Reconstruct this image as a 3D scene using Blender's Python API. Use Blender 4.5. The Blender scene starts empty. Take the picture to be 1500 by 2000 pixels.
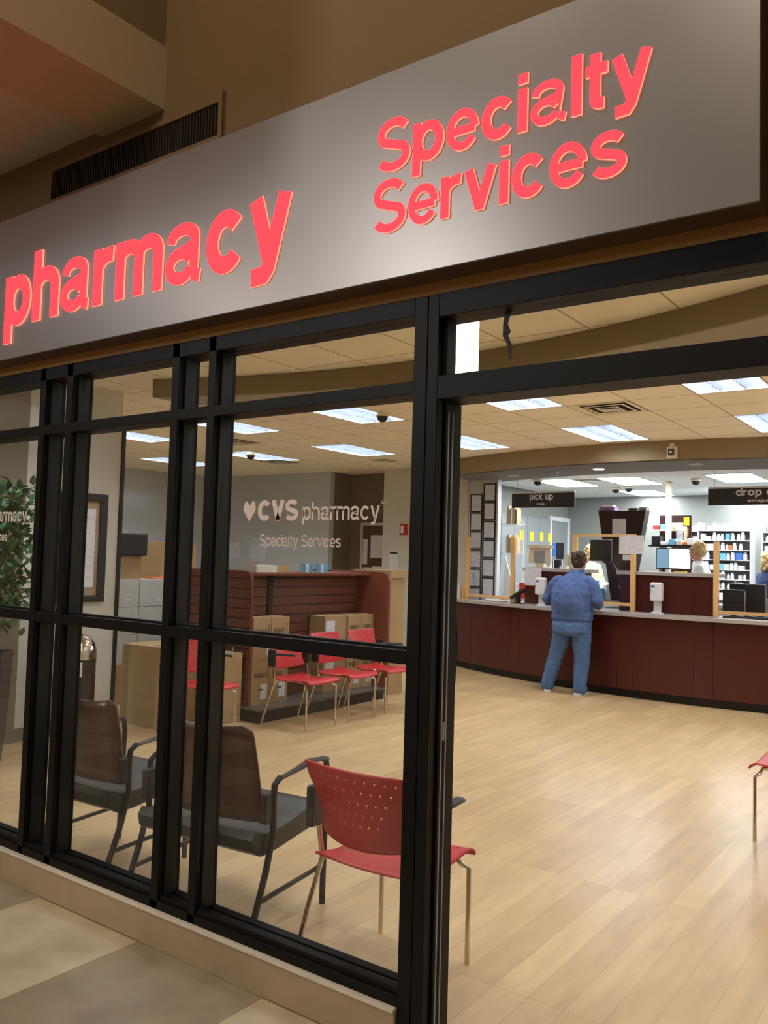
import bpy, math, random
from mathutils import Vector, Matrix
random.seed(7)
sc = bpy.context.scene
COL = sc.collection
PI = math.pi

# ------------------------------------------------------------------ camera
F_PX, YAW, PITCH, ROLL, EYE = 1647.9, -0.627764, 0.0546444, 0.0284262, 1.62
fw = Vector((math.sin(YAW)*math.cos(PITCH), math.cos(YAW)*math.cos(PITCH), math.sin(PITCH)))
r0 = Vector((math.cos(YAW), -math.sin(YAW), 0)); u0 = r0.cross(fw)
rt = r0*math.cos(ROLL)+u0*math.sin(ROLL); up = -r0*math.sin(ROLL)+u0*math.cos(ROLL)
cd = bpy.data.cameras.new('camera'); cam = bpy.data.objects.new('camera', cd); COL.objects.link(cam)
cd.sensor_fit = 'HORIZONTAL'; cd.sensor_width = 36; cd.lens = 36*F_PX/1500; cd.clip_start = .05
M = Matrix((rt, up, -fw)).transposed().to_4x4(); M.translation = Vector((0, 0, EYE)); cam.matrix_world = M
sc.camera = cam

# ------------------------------------------------------------------ world, exposure, lamp strengths, fill lights
w = bpy.data.worlds.new('world'); sc.world = w; w.use_nodes = True
w.node_tree.nodes['Background'].inputs[0].default_value = (.9, .8, .65, 1)
w.node_tree.nodes['Background'].inputs[1].default_value = 0.02
sc.view_settings.view_transform = 'Standard'; sc.view_settings.look = 'None'
sc.view_settings.exposure = 0.43; sc.view_settings.gamma = 1
sc.view_settings.use_curve_mapping = False
TROF = 45.0      # waiting-room lamp tubes
PHARM = 17.0      # dispensary light panels
def area(name, loc, size, power, col=(1, .85, .65), rot=(0, 0, 0), spread=PI):
    l = bpy.data.lights.new(name, 'AREA'); l.shape = 'RECTANGLE'; l.size, l.size_y = size; l.energy = power; l.color = col; l.spread = spread
    o = bpy.data.objects.new(name, l); COL.objects.link(o); o.location = loc; o.rotation_euler = rot; return o
area('hall_fill', (-.6, -.6, 5.6), (1.2, 1.2), 42, (1, .84, .66))  # unseen area lights without fixtures, added to light the hall
area('hall_fill', (-4.8, -.2, 3.55), (.5, .5), 14, (1, .86, .68))
area('hall_fill', (-2.4, .6, 5.6), (.6, .6), 20, (1, .84, .66))

# ------------------------------------------------------------------ materials
def lin(c):
    return tuple(((v/255)/12.92 if v/255 <= .04045 else ((v/255+.055)/1.055)**2.4) for v in c)
def mat(name, rgb, rough=.6, metal=0., noise=0., nscale=8., bump=0., bscale=60., emit=None, estr=1., spec=.5, aniso=None):
    m = bpy.data.materials.new(name); m.use_nodes = True; nt = m.node_tree; N, L = nt.nodes, nt.links
    b = N['Principled BSDF']; c = lin(rgb) if max(rgb) > 1 else rgb
    b.inputs['Base Color'].default_value = (*c, 1); b.inputs['Roughness'].default_value = rough; b.inputs['Metallic'].default_value = metal
    b.inputs['Specular IOR Level'].default_value = spec
    tc = N.new('ShaderNodeTexCoord')
    if noise > 0:
        n = N.new('ShaderNodeTexNoise'); n.inputs['Scale'].default_value = nscale; n.inputs['Detail'].default_value = 4
        mp = N.new('ShaderNodeMapping'); L.new(tc.outputs['Object'], mp.inputs[0]); L.new(mp.outputs[0], n.inputs['Vector'])
        if aniso: mp.inputs['Scale'].default_value = aniso
        mx = N.new('ShaderNodeMix'); mx.data_type = 'RGBA'
        mx.inputs['A'].default_value = (*[v*(1-noise) for v in c], 1); mx.inputs['B'].default_value = (*[min(1, v*(1+noise)) for v in c], 1)
        L.new(n.outputs['Fac'], mx.inputs['Factor']); L.new(mx.outputs['Result'], b.inputs['Base Color'])
    if bump > 0:
        n2 = N.new('ShaderNodeTexNoise'); n2.inputs['Scale'].default_value = bscale; L.new(tc.outputs['Object'], n2.inputs['Vector'])
        bp = N.new('ShaderNodeBump'); bp.inputs['Strength'].default_value = bump; bp.inputs['Distance'].default_value = .01
        L.new(n2.outputs['Fac'], bp.inputs['Height']); L.new(bp.outputs[0], b.inputs['Normal'])
    if emit:
        e = lin(emit) if max(emit) > 1 else emit
        b.inputs['Emission Color'].default_value = (*e, 1); b.inputs['Emission Strength'].default_value = estr
    return m
def glass_mat(name, tint=(1, 1, 1), rough=0.0, ior=1.5, extra=0.):
    m = bpy.data.materials.new(name); m.use_nodes = True; nt = m.node_tree; N, L = nt.nodes, nt.links
    N.remove(N['Principled BSDF']); out = N['Material Output']
    t = N.new('ShaderNodeBsdfTransparent'); t.inputs[0].default_value = (*tint, 1)
    g = N.new('ShaderNodeBsdfGlossy'); g.inputs['Roughness'].default_value = rough
    f = N.new('ShaderNodeFresnel'); gm = N.new('ShaderNodeNewGeometry'); mi = N.new('ShaderNodeMix'); mi.data_type = 'FLOAT'   # same reflectance on both faces of the sheet
    mi.inputs['A'].default_value = ior; mi.inputs['B'].default_value = 1/ior; L.new(gm.outputs['Backfacing'], mi.inputs['Factor']); L.new(mi.outputs['Result'], f.inputs[0])
    mx = N.new('ShaderNodeMixShader'); L.new(f.outputs[0], mx.inputs[0]); L.new(t.outputs[0], mx.inputs[1]); L.new(g.outputs[0], mx.inputs[2])
    L.new(mx.outputs[0], out.inputs[0]); return m
def paper_mat(name, base=(225, 228, 235), ink=(120, 120, 130), scale=60., thr=.74, axis='Z'):
    m = bpy.data.materials.new(name); m.use_nodes = True; nt = m.node_tree; N, L = nt.nodes, nt.links; b = N['Principled BSDF']
    tc = N.new('ShaderNodeTexCoord'); sp = N.new('ShaderNodeSeparateXYZ'); L.new(tc.outputs['Object'], sp.inputs[0])
    mu = N.new('ShaderNodeMath'); mu.operation = 'MULTIPLY'; mu.inputs[1].default_value = scale; L.new(sp.outputs[axis], mu.inputs[0])
    fr = N.new('ShaderNodeMath'); fr.operation = 'FRACT'; L.new(mu.outputs[0], fr.inputs[0])
    gt = N.new('ShaderNodeMath'); gt.operation = 'GREATER_THAN'; gt.inputs[1].default_value = thr; L.new(fr.outputs[0], gt.inputs[0])
    n = N.new('ShaderNodeTexNoise'); n.inputs['Scale'].default_value = 90; L.new(tc.outputs['Object'], n.inputs['Vector'])
    g2 = N.new('ShaderNodeMath'); g2.operation = 'GREATER_THAN'; g2.inputs[1].default_value = .5; L.new(n.outputs['Fac'], g2.inputs[0])
    mm = N.new('ShaderNodeMath'); mm.operation = 'MULTIPLY'; L.new(gt.outputs[0], mm.inputs[0]); L.new(g2.outputs[0], mm.inputs[1])
    mx = N.new('ShaderNodeMix'); mx.data_type = 'RGBA'; mx.inputs['A'].default_value = (*lin(base), 1); mx.inputs['B'].default_value = (*lin(ink), 1)
    L.new(mm.outputs[0], mx.inputs['Factor']); L.new(mx.outputs['Result'], b.inputs['Base Color']); b.inputs['Roughness'].default_value = .7
    return m
def wood_floor():
    m = bpy.data.materials.new('plank_floor'); m.use_nodes = True; nt = m.node_tree; N, L = nt.nodes, nt.links; b = N['Principled BSDF']
    g = N.new('ShaderNodeNewGeometry'); mp = N.new('ShaderNodeMapping'); L.new(g.outputs['Position'], mp.inputs[0])
    mp.inputs['Rotation'].default_value = (0, 0, PI/2); mp.inputs['Location'].default_value = (0, .996, 0)
    br = N.new('ShaderNodeTexBrick'); br.offset = .37; br.offset_frequency = 1
    L.new(mp.outputs[0], br.inputs['Vector']); br.inputs['Scale'].default_value = 1; br.inputs['Brick Width'].default_value = 1.25
    br.inputs['Row Height'].default_value = .144; br.inputs['Mortar Size'].default_value = .0009; br.inputs['Mortar Smooth'].default_value = .3
    br.inputs['Color1'].default_value = (*lin((206, 178, 134)), 1); br.inputs['Color2'].default_value = (*lin((190, 159, 116)), 1)
    br.inputs['Mortar'].default_value = (*lin((150, 118, 80)), 1); br.inputs['Bias'].default_value = 0
    n = N.new('ShaderNodeTexNoise'); n.inputs['Scale'].default_value = 1; n.inputs['Detail'].default_value = 5
    m2 = N.new('ShaderNodeMapping'); m2.inputs['Scale'].default_value = (14, 2.2, 1); L.new(g.outputs['Position'], m2.inputs[0]); L.new(m2.outputs[0], n.inputs['Vector'])
    cr = N.new('ShaderNodeValToRGB'); cr.color_ramp.elements[0].position = .3; cr.color_ramp.elements[0].color = (.86, .83, .79, 1)
    cr.color_ramp.elements[1].position = .68; cr.color_ramp.elements[1].color = (1.06, 1.05, 1.03, 1); L.new(n.outputs['Fac'], cr.inputs[0])
    mx = N.new('ShaderNodeMix'); mx.data_type = 'RGBA'; mx.blend_type = 'MULTIPLY'; mx.inputs['Factor'].default_value = 1
    L.new(br.outputs['Color'], mx.inputs['A']); L.new(cr.outputs[0], mx.inputs['B']); L.new(mx.outputs['Result'], b.inputs['Base Color'])
    b.inputs['Roughness'].default_value = .34; b.inputs['Specular IOR Level'].default_value = .4
    return m
def grid_ceiling(name, x0, y0, px, py, c, line, wl=.012):
    m = bpy.data.materials.new(name); m.use_nodes = True; nt = m.node_tree; N, L = nt.nodes, nt.links; b = N['Principled BSDF']
    g = N.new('ShaderNodeNewGeometry'); sp = N.new('ShaderNodeSeparateXYZ'); L.new(g.outputs['Position'], sp.inputs[0])
    outs = []
    for ax, o, p in (('X', x0, px), ('Y', y0, py)):
        a = N.new('ShaderNodeMath'); a.operation = 'SUBTRACT'; a.inputs[1].default_value = o-wl/2; L.new(sp.outputs[ax], a.inputs[0])
        d = N.new('ShaderNodeMath'); d.operation = 'DIVIDE'; d.inputs[1].default_value = p; L.new(a.outputs[0], d.inputs[0])
        f = N.new('ShaderNodeMath'); f.operation = 'FLOORED_MODULO'; f.inputs[1].default_value = 1; L.new(d.outputs[0], f.inputs[0])
        l = N.new('ShaderNodeMath'); l.operation = 'LESS_THAN'; l.inputs[1].default_value = wl/p; L.new(f.outputs[0], l.inputs[0]); outs.append(l)
    mxm = N.new('ShaderNodeMath'); mxm.operation = 'MAXIMUM'; L.new(outs[0].outputs[0], mxm.inputs[0]); L.new(outs[1].outputs[0], mxm.inputs[1])
    n = N.new('ShaderNodeTexNoise'); n.inputs['Scale'].default_value = 2; L.new(g.outputs['Position'], n.inputs['Vector'])
    cc = lin(c)
    m1 = N.new('ShaderNodeMix'); m1.data_type = 'RGBA'; m1.inputs['A'].default_value = (*[v*.95 for v in cc], 1); m1.inputs['B'].default_value = (*[min(1, v*1.05) for v in cc], 1); L.new(n.outputs['Fac'], m1.inputs['Factor'])
    m2 = N.new('ShaderNodeMix'); m2.data_type = 'RGBA'; L.new(mxm.outputs[0], m2.inputs['Factor']); L.new(m1.outputs['Result'], m2.inputs['A']); m2.inputs['B'].default_value = (*lin(line), 1)
    L.new(m2.outputs['Result'], b.inputs['Base Color']); b.inputs['Roughness'].default_value = .9
    return m
def hall_tile():
    m = bpy.data.materials.new('stone_tile'); m.use_nodes = True; nt = m.node_tree; N, L = nt.nodes, nt.links; b = N['Principled BSDF']
    g = N.new('ShaderNodeNewGeometry'); mp = N.new('ShaderNodeMapping'); mp.inputs['Location'].default_value = (2.905+7.15, -2.343+7.15, 0); L.new(g.outputs['Position'], mp.inputs[0])
    ck = N.new('ShaderNodeTexChecker'); ck.inputs['Scale'].default_value = 1/.715; L.new(mp.outputs[0], ck.inputs['Vector'])
    ck.inputs['Color1'].default_value = (*lin((214, 200, 168)), 1); ck.inputs['Color2'].default_value = (*lin((172, 156, 134)), 1)
    br = N.new('ShaderNodeTexBrick'); br.offset = 0; L.new(mp.outputs[0], br.inputs['Vector']); br.inputs['Scale'].default_value = 1
    br.inputs['Brick Width'].default_value = .715; br.inputs['Row Height'].default_value = .715; br.inputs['Mortar Size'].default_value = .0015
    br.inputs['Color1'].default_value = (1, 1, 1, 1); br.inputs['Color2'].default_value = (1, 1, 1, 1); br.inputs['Mortar'].default_value = (.45, .42, .38, 1)
    n = N.new('ShaderNodeTexNoise'); n.inputs['Scale'].default_value = 5; n.inputs['Detail'].default_value = 6; L.new(g.outputs['Position'], n.inputs['Vector'])
    cr = N.new('ShaderNodeValToRGB'); cr.color_ramp.elements[0].position = .3; cr.color_ramp.elements[0].color = (.78, .74, .72, 1); cr.color_ramp.elements[1].position = .7; cr.color_ramp.elements[1].color = (1.05, 1.05, 1.03, 1)
    L.new(n.outputs['Fac'], cr.inputs[0])
    a = N.new('ShaderNodeMix'); a.data_type = 'RGBA'; a.blend_type = 'MULTIPLY'; a.inputs['Factor'].default_value = 1; L.new(ck.outputs['Color'], a.inputs['A']); L.new(br.outputs['Color'], a.inputs['B'])
    c = N.new('ShaderNodeMix'); c.data_type = 'RGBA'; c.blend_type = 'MULTIPLY'; c.inputs['Factor'].default_value = 1; L.new(a.outputs['Result'], c.inputs['A']); L.new(cr.outputs[0], c.inputs['B'])
    L.new(c.outputs['Result'], b.inputs['Base Color']); b.inputs['Roughness'].default_value = .35
    return m
def slat_mat(name, c, pitch=.1, wl=.009):
    m = grid_ceiling(name, 0, 0, 50, 50, c, c); nt = m.node_tree; N, L = nt.nodes, nt.links; b = N['Principled BSDF']
    g = N.new('ShaderNodeNewGeometry'); sp = N.new('ShaderNodeSeparateXYZ'); L.new(g.outputs['Position'], sp.inputs[0])
    d = N.new('ShaderNodeMath'); d.operation = 'DIVIDE'; d.inputs[1].default_value = pitch; L.new(sp.outputs['Z'], d.inputs[0])
    f = N.new('ShaderNodeMath'); f.operation = 'FRACT'; L.new(d.outputs[0], f.inputs[0])
    l = N.new('ShaderNodeMath'); l.operation = 'LESS_THAN'; l.inputs[1].default_value = wl/pitch; L.new(f.outputs[0], l.inputs[0])
    m2 = N.new('ShaderNodeMix'); m2.data_type = 'RGBA'; L.new(l.outputs[0], m2.inputs['Factor']); m2.inputs['A'].default_value = (*lin(c), 1); m2.inputs['B'].default_value = (.006, .004, .003, 1)
    L.new(m2.outputs['Result'], b.inputs['Base Color']); b.inputs['Roughness'].default_value = .45
    return m
def stripe_mat(name, a, bcol, pitch):
    m = mat(name, a, .85, bump=1.0, bscale=7); nt = m.node_tree; N, L = nt.nodes, nt.links; b = N['Principled BSDF']
    tc = N.new('ShaderNodeTexCoord'); wv = N.new('ShaderNodeTexWave'); wv.bands_direction = 'X'; wv.inputs['Scale'].default_value = pitch; L.new(tc.outputs['Object'], wv.inputs['Vector'])
    wv.inputs['Distortion'].default_value = .6
    m2 = N.new('ShaderNodeMix'); m2.data_type = 'RGBA'; L.new(wv.outputs['Fac'], m2.inputs['Factor']); m2.inputs['A'].default_value = (*lin(a), 1); m2.inputs['B'].default_value = (*lin(bcol), 1)
    L.new(m2.outputs['Result'], b.inputs['Base Color']); return m

K = dict(
 black=mat('black_aluminium', (15, 13, 13), .5, .0, spec=.2, bump=.03),
 blackm=mat('black_metal_trim', (14, 13, 13), .5),
 weather=mat('grey_weather_strip', (150, 150, 150), .5),
 glass=glass_mat('clear_glass', (.97, .985, .98)),
 plexi=glass_mat('clear_plexiglass', (.98, .985, .985), .02, 1.35),
 curb=mat('beige_stone', (178, 158, 128), .45, noise=.18, nscale=6),
 curbhl=mat('curb_edge_highlight', (232, 224, 206), .5, noise=.15, nscale=20),  # highlight along the curb edge, put into the colour
 hallwall=mat('tan_plaster', (124, 100, 68), .9, noise=.06, nscale=2, bump=.1),
 hallbeam=mat('beige_plaster', (176, 154, 122), .9, noise=.05, nscale=2, bump=.1),
 hallceil=mat('grey_plaster', (178, 166, 146), .9, noise=.05, nscale=2),
 tanstrip=mat('tan_trim_paint', (170, 128, 72), .7, noise=.1, nscale=6),
 underbox=mat('brown_metal', (88, 70, 55), .5),
 signface=mat('brushed_grey_panel', (146, 141, 140), .33, .5, noise=.03, nscale=3),
 redface=mat('red_acrylic', (0, 0, 0), .6, emit=(1.0, .034, .044), estr=2.0, spec=0.0),
 redside=mat('red_acrylic_edge', (0, 0, 0), .6, spec=0.0, emit=(1.0, .27, .16), estr=1.2),
 grille=mat('dark_grille', (52, 40, 28), .6, .3), grillebg=mat('grille_cavity', (14, 11, 8), .9),
 greywall=mat('warm_grey_paint', (208, 205, 192), .85, noise=.03, nscale=1.5),
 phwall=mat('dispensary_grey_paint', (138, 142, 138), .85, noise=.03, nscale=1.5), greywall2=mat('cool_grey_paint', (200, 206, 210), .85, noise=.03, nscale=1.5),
 darkwall=mat('dark_taupe_paint', (120, 110, 94), .85, noise=.03),
 tanwall=mat('tan_paint', (180, 166, 138), .85, noise=.03, nscale=1.5),
 soffit=mat('soffit_paint', (150, 132, 98), .85, noise=.03, nscale=1.5),
 soffitb=mat('soffit_grey_paint', (112, 108, 108), .8),
 soffitg=mat('soffit_light_grey_paint', (168, 160, 146), .8),
 floor=wood_floor(), tile=hall_tile(),
 ceil=grid_ceiling('ceiling_tile', -5.129, 6.825, .6096, .6096, (255, 244, 224), (186, 166, 138), .014),
 ceilw=grid_ceiling('white_ceiling_tile', -5.129, 11.7, .6096, .6096, (222, 226, 222), (186, 190, 186), .012),
 base=mat('grey_baseboard', (120, 108, 92), .6),
 whitem=mat('white_metal', (225, 226, 228), .4), whitep=mat('white_plastic', (235, 236, 240), .35),
 louver=mat('louver_aluminium', (112, 118, 130), .4, .0), housing=mat('fixture_housing', (185, 188, 192), .5),
 tube=mat('lamp_tube', (255, 255, 255), .5, emit=(.93, .97, 1.0), estr=TROF),
 lens=mat('light_lens', (255, 255, 255), .5, emit=(.95, .99, 1.0), estr=PHARM),
 down=mat('downlight_lens', (255, 250, 235), .5, emit=(1, .93, .8), estr=9),
 cherry=mat('cherry_laminate', (76, 26, 18), .3, noise=.16, nscale=6, aniso=(1, 1, .15)),
 cherryd=mat('dark_cherry_laminate', (48, 22, 18), .35, noise=.15, nscale=5, aniso=(1, 1, .2)),
 slat=slat_mat('slatwall_laminate', (108, 64, 50), .098, .013),
 slatframe=mat('cherry_edge', (122, 66, 50), .3, noise=.1, nscale=7),
 top=mat('grey_laminate_top', (176, 168, 162), .35, noise=.05, nscale=30),
 kick=mat('black_kick', (22, 19, 18), .5), kicks=mat('silver_ledge', (120, 118, 116), .35, .6),
 pine=mat('pine_lumber', (232, 186, 122), .6, noise=.12, nscale=6, aniso=(4, 4, .6)),
 chrome=mat('chrome', (215, 205, 185), .16, 1.0), redp=mat('red_plastic', (190, 38, 44), .38, noise=.03),
 armp=mat('black_plastic', (34, 36, 38), .4), legm=mat('charcoal_metal', (42, 42, 43), .35, .4),
 woodback=mat('walnut_veneer', (84, 44, 31), .28, noise=.14, nscale=4, aniso=(1, 1, .3)),
 vinyl=mat('charcoal_vinyl', (42, 48, 47), .36, bump=.05, bscale=200),
 carton=mat('cardboard', (172, 142, 102), .85, noise=.06, nscale=4), cartonw=mat('white_cardboard', (206, 206, 200), .8, noise=.04),
 tape=mat('packing_tape', (205, 178, 132), .4), ink=mat('dark_print', (70, 58, 48), .8), label=paper_mat('shipping_label', scale=55),
 paper=paper_mat('printed_paper', (232, 232, 236), (175, 175, 185), 70), papert=paper_mat('framed_print', (228, 232, 244), (140, 146, 160), 60, .66),
 white=mat('plain_white', (240, 240, 240), .6), cream=mat('cream_vinyl', (232, 218, 206), .6), yellow=mat('yellow_paper', (240, 220, 40), .7), green=mat('green_paper', (170, 225, 190), .7),
 orange=mat('orange_paper', (235, 120, 60), .7), bluec=mat('blue_carton', (60, 110, 190), .6), bluel=mat('light_blue_plastic', (120, 190, 225), .4),
 redc=mat('red_carton', (190, 40, 45), .6), purple=mat('purple_binder', (140, 110, 170), .6), kraft=mat('kraft_paper', (190, 158, 120), .8, noise=.1),
 signblk=mat('black_sign_panel', (52, 52, 54), .5), signtxt=mat('white_sign_letters', (255, 255, 255), .5, emit=(1, 1, 1), estr=.0),
 screenb=mat('lit_screen_blue', (90, 120, 140), .3, emit=lin((110, 140, 160)), estr=.9), screenw=mat('lit_screen_white', (250, 250, 255), .3, emit=(.95, .98, 1), estr=1.6),
 beige=mat('beige_plastic', (222, 214, 190), .5), greyp=mat('grey_plastic', (150, 150, 150), .5),
 skin=mat('skin', (206, 150, 122), .55), brownhair=mat('brown_hair', (64, 50, 38), .7, noise=.4, nscale=25, bump=.8, bscale=35),
 blond=mat('blond_hair', (200, 172, 120), .6, noise=.35, nscale=30, bump=.8, bscale=40),
 shirt=stripe_mat('striped_shirt_cloth', (84, 108, 156), (66, 90, 138), 24), denim=mat('blue_denim', (78, 110, 154), .85, noise=.28, nscale=9, bump=1.0, bscale=9),
 coat=mat('white_coat_cloth', (236, 240, 246), .8, bump=.2, bscale=10), navy=mat('navy_cloth', (38, 52, 96), .85, bump=.3, bscale=12), lav=mat('lavender_cloth', (150, 140, 170), .85),
 shoe=mat('dark_sneaker', (52, 60, 78), .6), sole=mat('white_sole', (225, 222, 215), .6),
 leaf=mat('ficus_leaf', (70, 112, 72), .45, noise=.3, nscale=12), bark=mat('bark', (96, 72, 52), .8), planter=mat('dark_planter', (52, 44, 38), .5),
 binb=mat('black_bin_enamel', (28, 25, 23), .3), dark=mat('near_black', (20, 19, 19), .6), redalarm=mat('red_alarm', (190, 40, 36), .4),
 doorb=mat('brown_door', (86, 50, 32), .4, noise=.15, nscale=4), cab=mat('grey_cabinet', (136, 142, 145), .6), gold=mat('brass', (180, 150, 90), .3, .8),
 ltbox=mat('lit_window', (255, 255, 255), .5, emit=(1, .98, .94), estr=24), ltboxb=mat('lit_window_blue', (255, 255, 255), .5, emit=(.75, .85, 1.), estr=9),
)

# ------------------------------------------------------------------ mesh helpers
class MB:
    def __init__(s): s.v = []; s.f = []
    def add(s, vs, fs):
        o = len(s.v); s.v += [tuple(v) for v in vs]; s.f += [tuple(i+o for i in f) for f in fs]; return s
    def box(s, x0, y0, z0, x1, y1, z1, M=None):
        vs = [Vector((x, y, z)) for x in (x0, x1) for y in (y0, y1) for z in (z0, z1)]
        if M: vs = [M @ v for v in vs]
        return s.add(vs, [(0, 1, 3, 2), (4, 6, 7, 5), (0, 4, 5, 1), (2, 3, 7, 6), (0, 2, 6, 4), (1, 5, 7, 3)])
    def cbox(s, c, d, M=None):
        return s.box(c[0]-d[0]/2, c[1]-d[1]/2, c[2]-d[2]/2, c[0]+d[0]/2, c[1]+d[1]/2, c[2]+d[2]/2, M)
    def tube(s, pts, r, n=10, caps=True, flat=None):
        pts = [Vector(p) for p in pts]; rs = r if isinstance(r, (list, tuple)) else [r]*len(pts)
        t0 = (pts[1]-pts[0]).normalized(); a = Vector((0, 0, 1)) if abs(t0.z) < .9 else Vector((1, 0, 0))
        nrm = t0.cross(a).normalized(); vs = []; fs = []
        for i, p in enumerate(pts):
            t = (pts[min(i+1, len(pts)-1)]-pts[max(i-1, 0)]).normalized()
            nrm = (nrm-t*nrm.dot(t)).normalized(); b = t.cross(nrm)
            for k in range(n):
                an = 2*PI*k/n; fx, fy = (1, 1) if not flat else flat
                vs.append(p+nrm*math.cos(an)*rs[i]*fx+b*math.sin(an)*rs[i]*fy)
        for i in range(len(pts)-1):
            for k in range(n):
                fs.append((i*n+k, i*n+(k+1) % n, (i+1)*n+(k+1) % n, (i+1)*n+k))
        if caps: fs.append(tuple(range(n))[::-1]); fs.append(tuple(range((len(pts)-1)*n, len(pts)*n)))
        return s.add(vs, fs)
    def lathe(s, prof, c=(0, 0, 0), n=24, sx=1, sy=1):
        vs = []; fs = []
        for r, z in prof:
            for k in range(n): vs.append((c[0]+r*sx*math.cos(2*PI*k/n), c[1]+r*sy*math.sin(2*PI*k/n), c[2]+z))
        for i in range(len(prof)-1):
            for k in range(n): fs.append((i*n+k, i*n+(k+1) % n, (i+1)*n+(k+1) % n, (i+1)*n+k))
        fs.append(tuple(range(n))[::-1]); fs.append(tuple(range((len(prof)-1)*n, len(prof)*n)))
        return s.add(vs, fs)
    def prism(s, poly, d0, d1, plane='XZ', M=None):
        # poly extruded along the third axis from d0 to d1
        def P(a, b, d): return {'XZ': (a, d, b), 'YZ': (d, a, b), 'XY': (a, b, d)}[plane]
        n = len(poly); vs = [Vector(P(a, b, d0)) for a, b in poly]+[Vector(P(a, b, d1)) for a, b in poly]
        if M: vs = [M @ v for v in vs]
        return s.add(vs, [tuple(range(n)), tuple(range(n, 2*n))[::-1]]+[(i, i+n, (i+1) % n+n, (i+1) % n) for i in range(n)])
    def ball(s, c, r, sx=1, sy=1, sz=1, n=14, m=8):
        prof = [(max(1e-4, r*math.sin(PI*i/m)), -r*math.cos(PI*i/m)*sz) for i in range(m+1)]
        return s.lathe(prof, c, n, sx, sy)
    def build(s, name, m, parent=None, smooth=False, bevel=0, sub=0, solid=0, loc=None):
        me = bpy.data.meshes.new(name); me.from_pydata(s.v, [], s.f)
        bmfix(me)
        if isinstance(m, (list, tuple)):
            for q in m: me.materials.append(q)
        else: me.materials.append(m)
        if smooth:
            me.polygons.foreach_set('use_smooth', [True]*len(me.polygons))
            try: me.set_sharp_from_angle(angle=math.radians(40))
            except Exception: pass
        o = bpy.data.objects.new(name, me); COL.objects.link(o)
        if parent: o.parent = parent
        if loc: o.location = loc
        if solid: x = o.modifiers.new('s', 'SOLIDIFY'); x.thickness = solid; x.offset = 0
        if bevel: x = o.modifiers.new('b', 'BEVEL'); x.width = bevel; x.segments = 2; x.limit_method = 'ANGLE'
        if sub: x = o.modifiers.new('d', 'SUBSURF'); x.levels = sub; x.render_levels = sub
        return o
import bmesh
def bmfix(me):
    bm = bmesh.new(); bm.from_mesh(me); bmesh.ops.recalc_face_normals(bm, faces=bm.faces); bm.to_mesh(me); bm.free()
def tag(o, label, cat, group=None):
    o['label'] = label; o['category'] = cat
    if group: o['group'] = group
    return o
def thing(name, label, cat, loc=(0, 0, 0), rz=0, group=None):
    o = bpy.data.objects.new(name, None); COL.objects.link(o); o.location = loc; o.rotation_euler = (0, 0, rz); o.empty_display_size = .1
    return tag(o, label, cat, group)
def struct(o, label=None, cat=None):
    o['kind'] = 'structure'
    if label: o['label'] = label; o['category'] = cat
    return o
def dup(root, loc, rz=None, label=None, group=None):
    def cp(o, par):
        c = o.copy(); COL.objects.link(c)
        if par: c.parent = par; c.matrix_parent_inverse = o.matrix_parent_inverse.copy()
        for ch in o.children: cp(ch, c)
        return c
    r = cp(root, None); r.location = loc
    if rz is not None: r.rotation_euler = (0, 0, rz)
    if label: r['label'] = label
    if group: r['group'] = group
    return r
def B(name, m, parent, *boxes, bevel=0):
    mb = MB()
    for b in boxes: mb.box(*b)
    return mb.build(name, m, parent, bevel=bevel)

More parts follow.
